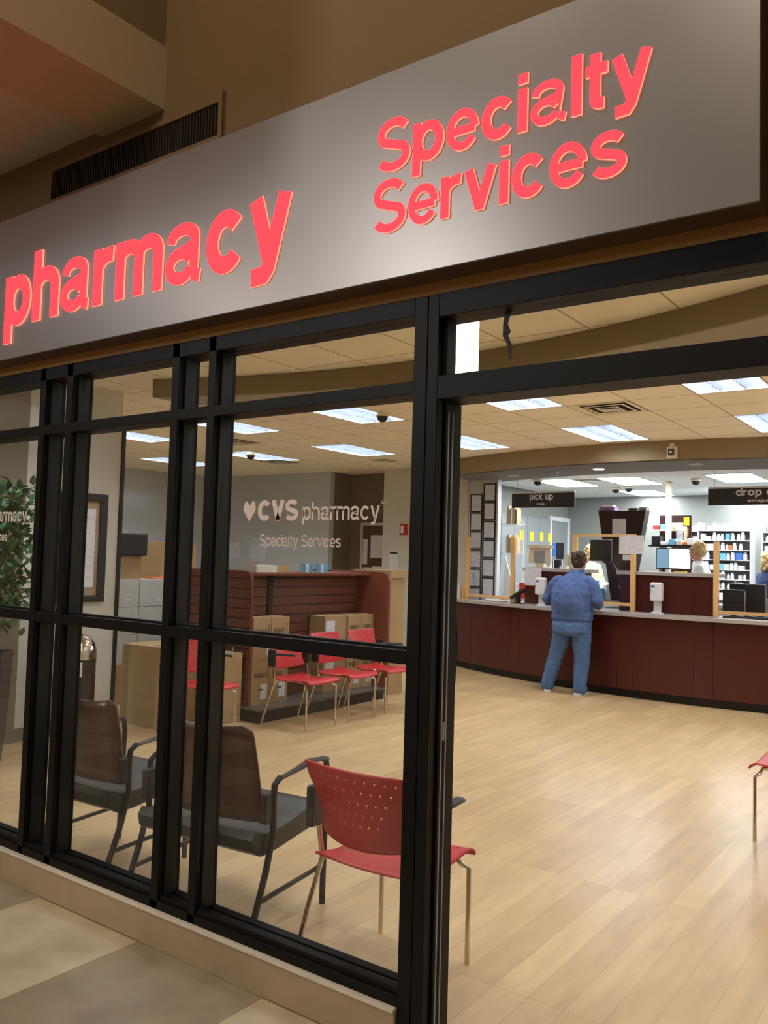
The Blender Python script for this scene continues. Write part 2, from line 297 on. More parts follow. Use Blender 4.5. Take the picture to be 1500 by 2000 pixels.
# ------------------------------------------------------------------ stroked lettering (grotesque style)
def el(cx, cy, rx, ry, a0, a1, n=14):
    return [(cx+rx*math.cos(math.radians(a0+(a1-a0)*i/n)), cy+ry*math.sin(math.radians(a0+(a1-a0)*i/n))) for i in range(n+1)]
def glyph(ch, w):
    h = w/2; X = .535; A = .72; D = -.17; r = X/2-h; cy = X/2
    rb = .235-h; c0 = .235
    if ch == ' ': return [], .24
    if ch == 'p': return [[(h, D), (h, X)], el(c0+.02, cy, rb, r, 0, 360, 26)], .49
    if ch == 'd': return [[(.49-h, 0), (.49-h, A)], el(c0, cy, rb, r, 0, 360, 26)], .49
    if ch == 'h': return [[(h, 0), (h, A)], [(h, X-.2)]+el(.235, X-.2, .235-h, .2-h, 175, 0)+[(.47-h, 0)]], .47
    if ch == 'n': return [[(h, 0), (h, X)], [(h, X-.2)]+el(.235, X-.2, .235-h, .2-h, 175, 0)+[(.47-h, 0)]], .47
    if ch == 'm':
        a = .2
        return [[(h, 0), (h, X)], [(h, X-.17)]+el(.205, X-.17, .205-h, .17-h, 175, 0)+[(.41-h, 0)],
                [(.41-h, X-.17)]+el(.41-h+(.205-h), X-.17, .205-h, .17-h, 175, 0)+[(.41-h+2*(.205-h), 0)]], .41+2*(.205-h)
    if ch == 'u': return [[(.47-h, 0), (.47-h, X)], [(h, X)]+el(.235, .2, .235-h, .2-h, 180, 355)], .47
    if ch == 'r': return [[(h, 0), (h, X)], [(h, X-.22)]+el(.27, X-.22, .27-h, .22-h, 175, 80)], .31
    if ch == 'a':
        return [[(.01+h, X*.7)]+el(.225, X*.72, .19-h*.6, X*.28-h, 165, 0)+[(.415-h*.6, .1)]+el(.47, .1, .055+h*.6, .1-h*.8, 180, 262, 5),
                el(.20, .165, .2-h, .165-h, 20, 340, 22), [(.2, .33-h), (.41-h*.6, X*.60)]], .49
    if ch == 'c': return [el(.235, cy, .235-h, r, 38, 322, 24)], .47
    if ch == 'o': return [el(.25, cy, .25-h, r, 0, 360, 28)], .5
    if ch == 'e': return [el(.24, cy, .24-h, r, 0, 325, 26), [(h, cy-.01), (.48-h, cy-.01)]], .48
    if ch == 'g': return [el(c0, cy, rb, r, 0, 360, 26), [(.49-h, X), (.49-h, .0)]+el(c0, 0, .49-h-c0, -D-h, 0, -150, 12)], .49
    if ch == 'i': return [[(h, 0), (h, X)], [(h, A-w*.95), (h, A)]], w
    if ch == 'j': return [[(h, D+.05), (h, X)], [(h, A-w*.95), (h, A)], [(h, D+.06), (-.06, D+h)]], w
    if ch == 'l': return [[(h, 0), (h, A)]], w
    if ch == 't': return [[(.12, .66), (.12, .12)]+el(.22, .11, .10, .11-h, 180, 275, 6), [(0, X-h), (.27, X-h)]], .27
    if ch == 'f': return [[(.12, 0), (.12, .55)]+el(.23, .56, .11, .16-h, 180, 90, 6), [(0, X-h), (.27, X-h)]], .26
    if ch == 'y': return [[(h*1.05, X), (.24, .04)], [(.48-h*1.05, X), (.235, -.04), (.19, D+h*1.1), (.05, D+h)]], .48
    if ch == 'v': return [[(h*1.05, X), (.24, h*.5)], [(.48-h*1.05, X), (.24, h*.5)], [(.24, 0), (.24, w*.9)]], .48
    if ch == 'k': return [[(h, 0), (h, A)], [(.44-h, X), (h, .18)], [(.17, .3), (.46-h, 0)]], .47
    if ch in 'sS':
        H, W = (X, .44) if ch == 's' else (A+.01, .56)
        ry = (H-w)/4; cx = W/2; rx = W/2-h
        return [el(cx, H-h-ry, rx*.96, ry, 25, 235, 14)[:-1]+[(cx-.0, H/2)]+el(cx, h+ry, rx, ry, 55, -155, 14)[1:]], W
    if ch == 'C': return [el(.3, A/2, .3-h, A/2-h, 42, 318, 26)], .58
    if ch == 'G': return [el(.3, A/2, .3-h, A/2-h, 42, 345, 26), [(.32, A/2-.02), (.6-h, A/2-.02), (.6-h, 0)]], .6
    if ch == 'V': return [[(h*1.05, A), (.29, h*.5)], [(.58-h*1.05, A), (.29, h*.5)], [(.29, 0), (.29, w*.9)]], .58
    if ch == 'P': return [[(h, 0), (h, A)], [(h, A-h)]+el(.3, A-h-(.2-h/2), .22-h, .2-h/2, 90, -90, 10)+[(h, A-h-2*(.2-h/2))]], .5
    if ch == 'R': return [[(h, 0), (h, A)], [(h, A-h)]+el(.3, A-h-(.2-h/2), .22-h, .2-h/2, 90, -90, 10)+[(h, A-h-2*(.2-h/2))], [(.3, .36), (.52-h, 0)]], .54
    if ch == 'H': return [[(h, 0), (h, A)], [(.54-h, 0), (.54-h, A)], [(h, A/2), (.54-h, A/2)]], .54
    if ch == 'A': return [[(h*1.05, 0), (.3, A-h*.4)], [(.6-h*1.05, 0), (.3, A-h*.4)], [(.14, .2), (.46, .2)]], .6
    if ch == 'M': return [[(h, 0), (h, A)], [(.66-h, 0), (.66-h, A)], [(h, A-h*.5), (.33, .05), (.66-h, A-h*.5)]], .66
    if ch == 'Y': return [[(h*1.05, A), (.28, .33), (.28, 0)], [(.56-h*1.05, A), (.28, .33)]], .56
    if ch == 'E': return [[(h, 0), (h, A)], [(h, A-h), (.46, A-h)], [(h, A/2), (.43, A/2)], [(h, h), (.46, h)]], .46
    if ch == 'T': return [[(.26, 0), (.26, A)], [(0, A-h), (.52, A-h)]], .52
    return [[(h, 0), (h, A)]], w
def ribbon(mb, pts, w, T, depth):
    # pts 2D, T maps (x, z, d) to a 3D point; mat index 0 front, 1 sides -> returned as face lists
    n = len(pts); L, R = [], []
    closed = n > 3 and math.dist(pts[0], pts[-1]) < 1e-5
    for i, p in enumerate(pts):
        a = pts[i-1] if i > 0 else (pts[-2] if closed else None); b = pts[i+1] if i < n-1 else (pts[1] if closed else None)
        def nd(p, q): d = math.dist(p, q) or 1e-9; return (-(q[1]-p[1])/d, (q[0]-p[0])/d)
        ns = [nd(a, p)] if a else []
        if b: ns.append(nd(p, b))
        nx = sum(q[0] for q in ns)/len(ns); ny = sum(q[1] for q in ns)/len(ns); l = math.hypot(nx, ny) or 1
        k = w/2/max(l*l, .55)*1.0
        L.append((p[0]+nx*k, p[1]+ny*k)); R.append((p[0]-nx*k, p[1]-ny*k))
    o = len(mb.v)
    for i in range(n):
        for q in (L[i], R[i]):
            mb.v.append(tuple(T(q[0], q[1], 0)))
            mb.v.append(tuple(T(q[0], q[1], depth)))
    for i in range(n-1):
        a = o+4*i; b = a+4
        mb.f.append((a, a+2, b+2, b)); mb.fm.append(0)
        mb.f.append((a+1, b+1, b+3, a+3)); mb.fm.append(1)
        mb.f.append((a, b, b+1, a+1)); mb.fm.append(1); mb.f.append((a+2, a+3, b+3, b+2)); mb.fm.append(1)
    if not closed:
        a = o; mb.f.append((a, a+1, a+3, a+2)); mb.fm.append(1)
        a = o+4*(n-1); mb.f.append((a, a+2, a+3, a+1)); mb.fm.append(1)
def text(s, w, x0, x1, z0, cap, T, depth, front, side, parent, each=None, gap=.045, name='lettering', square=False):
    thin = lambda c: w*{'a': .76, 'e': .82, 's': .86, 'S': .9, 'm': .92}.get(c, 1) if w > .12 else w
    gl = [(c, *glyph(c, thin(c))) for c in s]; tot = sum(g[2] for g in gl)+gap*(len(gl)-1)
    sx = (x1-x0)/tot; sz = cap/.72; x = 0; outs = []
    mb = MB(); mb.fm = []
    for c, st, wd in gl:
        if each: mb = MB(); mb.fm = []
        for p in st:
            ribbon(mb, [(x+a, b) for a, b in p], thin(c), lambda a, b, d: T(x0+a*sx, z0+b*sz, d), depth)
        if each and mb.f: outs.append(finish(mb, each, front, side, parent))
        x += wd+gap
    if not each and mb.f: outs.append(finish(mb, name, front, side, parent))
    return outs
def finish(mb, name, front, side, parent):
    me = bpy.data.meshes.new(name); me.from_pydata(mb.v, [], mb.f); me.materials.append(front); me.materials.append(side)
    me.polygons.foreach_set('material_index', mb.fm)
    o = bpy.data.objects.new(name, me); COL.objects.link(o)
    if parent: o.parent = parent
    return o
def flatT(y):   # lettering standing on a plane facing -Y
    return lambda a, b, d: (a, y+d, b)

# ================================================================== SETTING
CZ = 3.114; PZ = 2.88
def yc(x): return 10.2+.072*(x+3.0)**2           # counter front
def ys(x): return 10.0+.085*(x+3.6)**2           # far soffit face
def yn(x): return 5.2-.085*(x+3.4)**2            # near soffit face
struct(B('floor', K['floor'], None, (-14, 2.40, -.06, 3.2, 16, 0)))
struct(B('floor', K['tile'], None, (-14, -5, -.06, 3.2, 2.40, -.0005)))
# waiting-room ceiling with openings for the recessed lights
GX, GY, G = -5.129, 6.825, .6096
cols = [-7, -4, -1, 2, 5, 8]; rows = [-6, -1, 3]
TX = [-10, -7, -4, -1, 2, 5, 8, 11]  # leftmost column is added to brighten the far left wall
cells = set()
trof = []
for i in TX:
    for k in (-6, -1, 3):
        x0 = GX+G*i; y0 = GY+G*k
        if x0 > 2.4: continue
        trof.append((x0, y0)); cells |= {(i, k), (i, k+1)}
mb = MB()
for i in range(-15, 14):
    for k in range(-8, 11):
        if (i, k) in cells: continue
        x0, y0 = GX+G*i, GY+G*k; x1, y1 = x0+G, y0+G; y0 = max(y0, 2.48)
        if y1 <= 2.48: continue
        mb.box(x0, y0, CZ, x1, y1, CZ+.015)
struct(mb.build('ceiling', K['ceil']))
struct(B('ceiling', K['ceilw'], None, (-6.6, 10.9, PZ, 3.2, 15.4, PZ+.02)))
# far wall, alcove and return
def wall(name, m, *bx): return struct(B(name, m, None, *bx))
wall('wall_far', K['greywall2'], (-12.6, 11.4, 0, -9.45, 11.52, CZ))
wall('wall_far', K['greywall'], (-8.287, 11.4, 0, -6.65, 11.52, CZ))
wall('wall_alcove', K['darkwall'], (-9.57, 11.53, 0, -9.45, 12.1, CZ), (-8.287, 11.53, 0, -8.17, 12.1, CZ), (-9.45, 12.0, 0, -8.287, 12.1, CZ))
wall('wall_certificates', K['greywall2'], (-6.64, 11.4, 0, -6.13, 11.5, PZ))
wall('wall_dispensary_left', K['phwall'], (-6.77, 11.53, 0, -6.65, 15.4, CZ))
wall('wall_back', K['phwall'], (-6.65, 15.2, 0, 3.2, 15.32, CZ))
wall('wall_right', K['greywall'], (2.6, 2.5, 0, 2.7, 15.2, CZ))
wall('wall_left', K['greywall2'], (-12.7, 2.5, 0, -12.6, 11.52, CZ))
wall('wall_partition', K['greywall'], (-6.77, 3.97, 0, -6.65, 4.93, CZ))
wall('wall_partition_pier', K['darkwall'], (-6.8, 2.5, 0, -6.61, 3.97, CZ))
struct(B('trim_1', K['blackm'], None, (-6.79, 4.93, 0, -6.63, 4.965, CZ-.25)))
struct(B('baseboard_left', K['base'], None, (-6.65, 3.97, 0, -6.635, 4.93, .11)))
struct(B('baseboard_far', K['base'], None, (-8.287, 11.385, 0, -6.65, 11.4, .1), (-12.6, 11.385, 0, -9.45, 11.4, .1)))
# curved soffits
def curved(fn, x0, x1, d0, d1, z0, z1, n=48, ymax=99):
    mb = MB(); vs = []; fs = []
    for i in range(n+1):
        x = x0+(x1-x0)*i/n; y = fn(x)
        for d in (d0, d1):
            for z in (z0, z1): vs.append((x, min(y+d, ymax if x < -6.1 else 99), z))
    for i in range(n):
        a = 4*i; b = a+4
        fs += [(a, b, b+1, a+1), (a+2, a+3, b+3, b+2), (a, a+2, b+2, b), (a+1, b+1, b+3, a+3)]
    fs += [(0, 1, 3, 2), (4*n, 4*n+2, 4*n+3, 4*n+1)]
    return mb.add(vs, fs)
o = curved(ys, -7.6, 2.55, 0, .02, PZ, CZ-.002).build('wall_soffit', K['soffit'], smooth=True); struct(o)
o = curved(ys, -6.64, 2.55, .02, 1.15, PZ-.012, PZ-.002).build('ceiling_soffit', K['soffitb']); struct(o)
o = curved(yn, -5.9, 2.55, 0, .02, 2.955, CZ-.002).build('wall_soffit_front', K['soffit'], smooth=True); struct(o)
o = curved(yn, -5.9, 2.55, .02, .42, 2.953, 2.97).build('ceiling_soffit_front', K['soffitg']); struct(o)
o = curved(yn, -5.9, 2.55, .42, .44, 2.955, CZ-.002).build('wall_soffit_rear', K['soffitg'], smooth=True); struct(o)

# hall outside
Y0, Y1, YG = 2.36, 2.475, 2.42
wall('wall_storefront', K['hallwall'], (-12, Y0, 2.56, 3.2, 2.5, 6.2))
struct(B('trim_2', K['tanstrip'], None, (-12, Y0+.005, 2.515, 3.2, 2.48, 2.56)))
wall('wall_hall_opposite', K['hallbeam'], (-12, -4.7, 0, 3.2, -4.6, 6.2))
wall('wall_hall_left', K['hallbeam'], (-12.1, -4.7, 0, -12, 2.36, 6.2))
wall('wall_hall_right', K['hallwall'], (3.2, -4.7, 0, 3.3, 15.3, 6.2))
struct(B('ceiling_hall', K['hallceil'], None, (-12, .7, 3.625, -3.44, Y0, 3.7)))
struct(B('ceiling_hall_high', K['hallwall'], None, (-12, -4.7, 6.2, 3.2, Y0, 6.3)))
struct(B('trim_3', K['hallbeam'], None, (-3.44, .7, 3.59, -2.985, Y0, 3.875)))
wall('wall_upper_left', K['hallwall'], (-3.44, .7, 3.875, -3.0, Y0, 6.2))

# stone curb
cb = B('trim_4', K['curb'], None, (-12, 2.345, 0, -1.605, 2.5, .142), bevel=.004); struct(cb)
struct(B('trim_highlight', K['curbhl'], None, (-12, 2.339, .137, -1.605, 2.362, .149)))  # pale strip standing in for the highlight on the curb's top edge

# ------------------------------------------------------------------ storefront window and door frame
win = bpy.data.objects.new('window_1', None); COL.objects.link(win); struct(win)
def bar(x0, x1, z0, z1, name='mullion', y0=Y0, y1=Y1, m='black'):
    mb = MB(); mb.box(x0, y0, z0, x1, y1, z1); return mb.build(name, K[m], win, bevel=.002)
MU = [(-3.851, -3.806), (-3.627, -3.579), (-2.858, -2.812), (-2.630, -2.587), (-5.04, -4.995), (-4.815, -4.77), (-5.79, -5.745), (-6.6, -6.55)]
ZT = 2.452
for a, b in MU: bar(a, b, .15, 2.515)
bar(-1.605, -1.552, 0, 2.515, 'post'); bar(-1.5495, -1.507, 0, 2.515, 'post')
bar(-12, -1.605, ZT, 2.515, 'head_rail'); bar(-12, -1.605, 2.181, 2.227, 'transom_rail', Y0+.001, Y1-.001)
bar(-12, -1.605, 1.265, 1.312, 'middle_rail', Y0+.001, Y1-.001); bar(-12, -1.605, .147, .185, 'sill')
bar(-12, -1.605, .183, .198, 'glazing_stop', YG+.012, YG+.05); bar(-12, -1.605, .183, .205, 'glazing_stop', YG-.05, YG-.012)
bar(-12, -1.605, 1.31, 1.322, 'glazing_stop', YG-.03, YG-.008); 
def pane(x0, x1):
    for z0, z1 in ((.185, 1.265), (1.312, 2.181), (2.227, ZT)):
        MB().box(x0, YG-.003, z0, x1, YG+.003, z1).build('glass_pane', K['glass'], win)
xs = sorted([(a, b) for a, b in MU])
allb = xs+[(-1.605, -1.55)]
for (a, b), (c, d) in zip(allb[:-1], allb[1:]): pane(b, c)
for a, b in MU:       # slim vertical glazing beads beside each mullion
    MB().box(b, YG-.03, .2, b+.008, YG+.03, ZT).build('glazing_bead', K['blackm'], win)
# entrance: jamb with sliding-door tracks, header, transom
door = bpy.data.objects.new('door_1', None); COL.objects.link(door); struct(door)
def dbar(name, m, *b, bevel=.002): return B(name, K[m], door, *b, bevel=bevel)
dbar('jamb', 'black', (-1.507, Y0+.045, 0, -1.497, Y1+.03, 2.155))
dbar('weather_strip', 'weather', (-1.4968, Y0+.056, 0, -1.494, Y0+.062, 2.12), (-1.4968, Y0+.083, 0, -1.494, Y0+.089, 2.12), bevel=0)
dbar('latch_plate', 'weather', (-1.4968, Y0+.066, 1.02, -1.4945, Y0+.079, 1.08), bevel=0)
dbar('header', 'black', (-1.507, Y0, 2.155, -.46, Y1+.02, 2.235))
dbar('head_rail', 'black', (-1.507, Y0, 2.435, -.46, Y1, 2.515))
dbar('jamb', 'black', (-.462, Y0, 0, -.36, Y1+.03, 2.515))
dbar('glazing_stop', 'blackm', (-1.507, YG-.03, 2.235, -1.49, YG+.03, 2.435))
MB().box(-1.49, YG-.003, 2.235, -.46, YG+.003, 2.435).build('glass_pane', K['glass'], door)
w2 = bpy.data.objects.new('window_2', None); COL.objects.link(w2); struct(w2)
B('frame', K['black'], w2, (-.36, Y0, .0, 3.2, Y1, .19), (-.36, Y0, 2.45, 3.2, Y1, 2.515), (1.3, Y0, .19, 1.35, Y1, 2.45), bevel=.002)
MB().box(-.36, YG-.003, .19, 3.2, YG+.003, 2.45).build('glass_pane', K['glass'], w2)
# flapping strip of black tape at the transom
t = thing('tape_strip', 'torn black tape strip hanging down on the glass above the entrance', 'tape', (-1.26, YG-.012, 2.45))
pts = [(0.02, 0, .0), (-.012, 0, -.02), (-.02, -.004, -.06), (-.012, -.008, -.09), (-.018, -.006, -.10), (-.004, -.004, -.13), (-.002, 0, -.175)]
mb = MB(); ww = [.034, .022, .017, .028, .02, .014, .009]
for i, (p, q) in enumerate(zip(pts[:-1], pts[1:])):
    a, b = ww[i], ww[i+1]; mb.add([(p[0]-a/2, p[1], p[2]), (p[0]+a/2, p[1], p[2]), (q[0]+b/2, q[1], q[2]), (q[0]-b/2, q[1], q[2]),
      (p[0]-a/2, p[1]+.0015, p[2]), (p[0]+a/2, p[1]+.0015, p[2]), (q[0]+b/2, q[1]+.0015, q[2]), (q[0]-b/2, q[1]+.0015, q[2])], [(0, 1, 2, 3), (4, 7, 6, 5), (0, 4, 5, 1), (1, 5, 6, 2), (3, 2, 6, 7), (0, 3, 7, 4)])
mb.build('tape', K['dark'], t)

# window lettering (vinyl decals on the panes)
for off in (0, -2.235):
    yv = YG-.005; T = flatT(yv)
    hx, hz, s = -2.418+off, 1.795, .042
    heart = [(0, -1.05), (1, .02), (1, .35), (.72, .86), (.45, .9), (0, .42), (-.45, .9), (-.72, .86), (-1, .35), (-1, .02)]
    n0 = len(heart)
    MB().prism([(hx+a*s*.8, hz+b*s) for a, b in heart], yv, yv+.001, 'XZ').build('window_decal', K['cream'], win)
    text('CVS', .175, -2.372+off, -2.158+off, 1.753, .082, T, .001, K['cream'], K['cream'], win, gap=.02, name='window_decal')
    text('pharmacy', .095, -2.136+off, -1.772+off, 1.755, .070, T, .001, K['cream'], K['cream'], win, gap=.05, name='window_decal')
    text('TM', .07, -1.768+off, -1.752+off, 1.812, .010, T, .001, K['cream'], K['cream'], win, name='window_decal')
    text('Specialty Services', .085, -2.355+off, -1.945+off, 1.654, .046, T, .001, K['cream'], K['cream'], win, gap=.05, name='window_decal')

# ------------------------------------------------------------------ the fascia sign
sg = thing('storefront_sign', 'long grey fascia sign with glowing red pharmacy lettering above the storefront', 'sign')
B('sign_panel', K['signface'], sg, (-8, 2.25, 2.556, -.478, 2.262, 3.28), bevel=.002)
B('sign_return', K['underbox'], sg, (-8, 2.262, 2.556, -.478, 2.359, 2.568), (-8, 2.262, 3.268, -.478, 2.359, 3.28), (-.49, 2.262, 2.568, -.478, 2.359, 3.268))
T = flatT(2.2415)
text('pharmacy', .145, -4.01, -2.085, 2.712, .345, T, .0085, K['redface'], K['redside'], sg, each='letter', gap=.045)
text('Specialty', .13, -1.70, -.755, 2.922, .182, T, .0085, K['redface'], K['redside'], sg, each='letter', gap=.045)
text('Services', .13, -1.71, -.825, 2.713, .182, T, .0085, K['redface'], K['redside'], sg, each='letter', gap=.045)
text('CVS', .2, -5.3, -4.15, 2.712, .39, T, .0085, K['redface'], K['redside'], sg, each='letter', gap=.0)
s = .21
MB().prism([(-5.56+a*s*.8, 2.92+b*s) for a, b in heart], 2.2415, 2.25, 'XZ').build('heart_emblem', K['redface'], sg)

# wall grille
g = thing('wall_grille', 'long dark slotted air grille in the wall above the sign', 'vent', (-3.225, Y0, 3.44))
B('cavity', K['grillebg'], g, (-.6, -.004, -.072, .6, -.001, .072))
B('frame', K['hallwall'], g, (-.625, -.012, -.095, .63, 0, -.072), (-.625, -.012, .072, .63, 0, .095), (-.625, -.012, -.072, -.603, 0, .072), (.603, -.012, -.072, .625, 0, .072))
mb = MB()
for i in range(62):
    if i in (48, 49): continue
    x = -.595+i*.0193; mb.box(x, -.012, -.072, x+.007, -.003, .072)
mb.build('slat', K['grille'], g)
B('cover_plate', K['hallwall'], g, (.628, -.02, -.09, .634, 0, .11))
# hall things the glass reflects
hs = thing('garage_sign', 'dark GARAGE lettering mounted high on the hall wall opposite the storefront', 'sign', (0, 0, 0))
B('sign_board', K['hallbeam'], hs, (-12, -4.595, 3.6, -9.4, -4.55, 4.2))
text('GARAGE', .14, 9.7, 11.72, 3.85, .24, lambda a, b, d: (-a, -4.53-d, b), .018, K['dark'], K['dark'], hs, name='lettering')
lw = thing('lit_window', 'tall bright window in the hall wall opposite the entrance', 'window'); B('pane', K['ltbox'], lw, (-6.2, -4.595, 3.8, -5.39, -4.58, 5.95)); B('frame', K['blackm'], lw, (-6.25, -4.6, 3.75, -6.2, -4.57, 6.0), (-5.39, -4.6, 3.75, -5.34, -4.57, 6.0))
lw = thing('lit_window', 'bluish bright window in the hall wall farther left', 'window'); B('pane', K['ltboxb'], lw, (-11.2, -4.52, 5.2, -10.0, -4.5, 6.0)); B('frame', K['blackm'], lw, (-11.25, -4.6, 5.15, -11.2, -4.5, 6.05), (-10.0, -4.6, 5.15, -9.95, -4.5, 6.05))

# ================================================================== CEILING FITTINGS
def troffer(x0, y0):
    t = thing('ceiling_light', 'recessed louvred fluorescent ceiling light', 'light', (x0+G/2, y0+G, CZ), 0, 'recessed louvred lights of the waiting room')
    a, b, d = G/2, G, .11
    hsg = B('housing', K['housing'], t, (-a, -b, d, a, b, d+.01), (-a, -b, 0, -a+.012, b, d), (a-.012, -b, 0, a, b, d), (-a+.012, -b, 0, a-.012, -b+.012, d), (-a+.012, b-.012, 0, a-.012, b, d))
    for i in range(3):
        x = -a+a*2*(i+.5)/3; MB().tube([(x, -b+.05, .085), (x, b-.05, .085)], .016, 8).build('lamp_tube', K['tube'], hsg)
    mb = MB()
    for i in (1, 2): x = -a+2*a*i/3; mb.box(x-.003, -b+.012, .004, x+.003, b-.012, .052)
    for i in range(1, 13): y = -b+2*b*i/13; mb.box(-a+.012, y-.002, .004, a-.012, y+.002, .052)
    mb.build('louver', K['louver'], t)
    return t
proto = None
for x0, y0 in trof:
    if x0+G < -11.9: continue
    ci = round((x0-GX)/G); ri = round((y0-GY)/G)
    L = {-6: 'in the front row near the storefront', -1: 'in the middle row', 3: 'in the row nearest the counter'}[ri]
    C = {-10: 'added at far left wall', -7: 'far left over the cartons', -4: 'second from the left', -1: 'above the gondola chairs side', 2: 'left of the air vent', 5: 'right of the air vent', 8: 'toward the right wall', 11: 'beside the right wall'}[ci]
    lb = 'louvred fluorescent ceiling light %s, %s' % (L, C)
    if proto is None: proto = troffer(x0, y0); proto['label'] = lb
    else: dup(proto, (x0+G/2, y0+G, CZ), label=lb)
# dispensary light panels
pl = [(-5.75, 11.75, 'dim light panel left behind the pick up sign'), (-4.72, 11.75, 'bright light panel above the tall brown kiosk'), (-3.2, 11.8, 'light panel left of the drop off sign'), (-1.6, 11.8, 'light panel above the drop off desk'),
      (-5.2, 13.9, 'rear light panel near the back left'), (-3.6, 13.9, 'rear light panel above the medicine shelves'), (-1.9, 13.9, 'rear light panel at the right')]
for x, y, lb in pl:
    t = thing('ceiling_light', lb, 'light', (x+.3, y+.6, PZ), 0, 'dispensary light panels')
    B('frame', K['whitem'], t, (-.31, -.62, -.008, -.29, .62, 0), (.29, -.62, -.008, .31, .62, 0), (-.29, -.62, -.008, .29, -.6, 0), (-.29, .6, -.008, .29, .62, 0))
    B('lens', K['lens'], t, (-.29, -.6, -.006, .29, .6, -.001))
# air vent with dust
def vent(x, y, lb, z=CZ, s=.28):
    t = thing('ceiling_vent', lb, 'vent', (x, y, z)); mb = MB()
    B('backing', K['grillebg'], t, (-s*.8, -s*.8, -.004, s*.8, s*.8, -.001))
    for k in range(3):
        q = s*(1-.3*k); zz = -.006-.004*k; r = .022
        mb.box(-q, -q, zz, q, -q+r, zz+.003).box(-q, q-r, zz, q, q, zz+.003).box(-q, -q+r, zz, -q+r, q-r, zz+.003).box(q-r, -q+r, zz, q, q-r, zz+.003)
    mb.build('louver', K['ceil'], t); B('damper', K['whitem'], t, (-s*.25, -s*.2, -.02, s*.3, s*.2, -.016)); return t
vent(-2.97, 7.73, 'square dusty ceiling vent between the light rows, before the soffit')
vent(-8.2, 7.9, 'square dusty ceiling vent over the grey far corner'); vent(-9.3, 9.9, 'square dark ceiling vent near the far left wall'); vent(-7.6, 10.4, 'small ceiling vent near the fire alarm wall', s=.2)
vent(-4.95, 11.55+.5, 'grille vent behind the soffit over the dispensary', PZ, .2)
def dome(x, y, z, lb):
    t = thing('dome_camera', lb, 'camera', (x, y, z)); MB().lathe([(.075, 0), (.075, -.03), (.06, -.04)], n=20).build('mount', K['beige'], t, smooth=True)
    MB().lathe([(.058, -.035), (.056, -.06), (.04, -.085), (.012, -.098)], n=20).build('dome', K['dark'], t, smooth=True)
dome(-5.1, 6.95, CZ, 'dark dome camera beside the ceiling light over the waiting chairs'); dome(-8.9, 8.87, CZ, 'dark dome camera on the ceiling in the far left corner')
dome(-5.55, 11.55, PZ-.012, 'dark dome camera behind the pick up sign'); dome(-5.0, 13.3, PZ, 'left one of the paired dome cameras over the dispensary'); dome(-4.75, 13.2, PZ, 'right one of the paired dome cameras over the dispensary'); dome(-3.45, 12.3, PZ, 'dome camera left of the drop off sign')
def spr(x, y, z, lb):
    t = MB().lathe([(.03, 0), (.03, -.006), (.01, -.01), (.008, -.04), (.022, -.042), (.02, -.046)], n=12).build('sprinkler', K['whitem'], loc=(x, y, z)); tag(t, lb, 'sprinkler')
spr(-7.87, 9.6, CZ, 'small ceiling sprinkler over the far end of the gondola'); spr(-4.85, 10.5+.2, PZ-.012, 'small sprinkler under the soffit left of the round downlight')
def downl(x, y, z, lb, m='down'):
    t = thing('downlight', lb, 'light', (x, y, z)); MB().lathe([(.085, 0), (.085, -.006), (.07, -.008)], n=24).build('ring', K['whitem'], t); MB().lathe([(.068, -.0085), (.066, -.011)], n=24).build('lens', K[m], t)
downl(-4.2, 10.55, PZ-.012, 'lit round downlight under the curved soffit'); downl(-2.93, 10.45, PZ-.012, 'unlit round downlight under the soffit near the alarm', 'greyp'); downl(-5.65, 10.95, PZ-.012, 'unlit round downlight under the left soffit end', 'greyp')
# strobe alarm on the soffit
t = thing('strobe_alarm', 'square beige strobe alarm on the curved soffit', 'alarm', (-3.08, ys(-3.08), 2.965))
B('housing', K['beige'], t, (-.06, -.045, -.075, .06, 0, .07), bevel=.008); B('backplate', K['beige'], t, (-.03, -.04, .07, .03, 0, .105), bevel=.006); B('speaker_face', K['doorb'], t, (-.042, -.05, -.04, .03, -.045, .04), bevel=.004); B('strobe_lens', K['white'], t, (-.02, -.062, -.016, .008, -.05, .016), bevel=.004)

# ================================================================== FAR WALL THINGS
t = struct(bpy.data.objects.new('door_2', None)); COL.objects.link(t)
B('door_leaf', K['doorb'], t, (-9.11, 11.94, 0, -8.33, 11.98, 2.18)); B('door_frame', K['greywall'], t, (-9.16, 11.93, 0, -9.11, 11.995, 2.24), (-9.11, 11.93, 2.19, -8.3, 11.995, 2.24))
for (x0, x1, z0, z1, lb) in ((-9.1, -9.0, 1.5, 1.95, 'narrow paper notice at the left edge of the brown door'), (-8.93, -8.62, 1.62, 2.02, 'large paper notice taped on the brown door'), (-9.08, -8.9, 1.2, 1.45, 'low left paper on the brown door'), (-8.88, -8.58, 1.2, 1.47, 'low right paper on the brown door')):
    tag(B('paper_notice', K['paper'], None, (x0, 11.932, z0, x1, 11.936, z1)), lb, 'notice')
t = thing('fire_alarm', 'red and white fire alarm box on the grey wall', 'alarm', (-7.85, 11.4, 2.1)); B('backplate', K['redalarm'], t, (-.075, -.03, -.09, .075, 0, .09), bevel=.005); B('strobe_window', K['whitep'], t, (-.05, -.036, -.06, .0, -.03, .06))
tag(B('paper_notice', K['paper'], None, (-8.13, 11.392, 1.42, -7.96, 11.397, 1.74)), 'white notice with black heading right of the alcove', 'notice')
tag(B('paper_notice', K['dark'], None, (-8.12, 11.388, 1.69, -7.97, 11.3915, 1.725)), 'black heading strip at top of the white wall notice', 'notice')
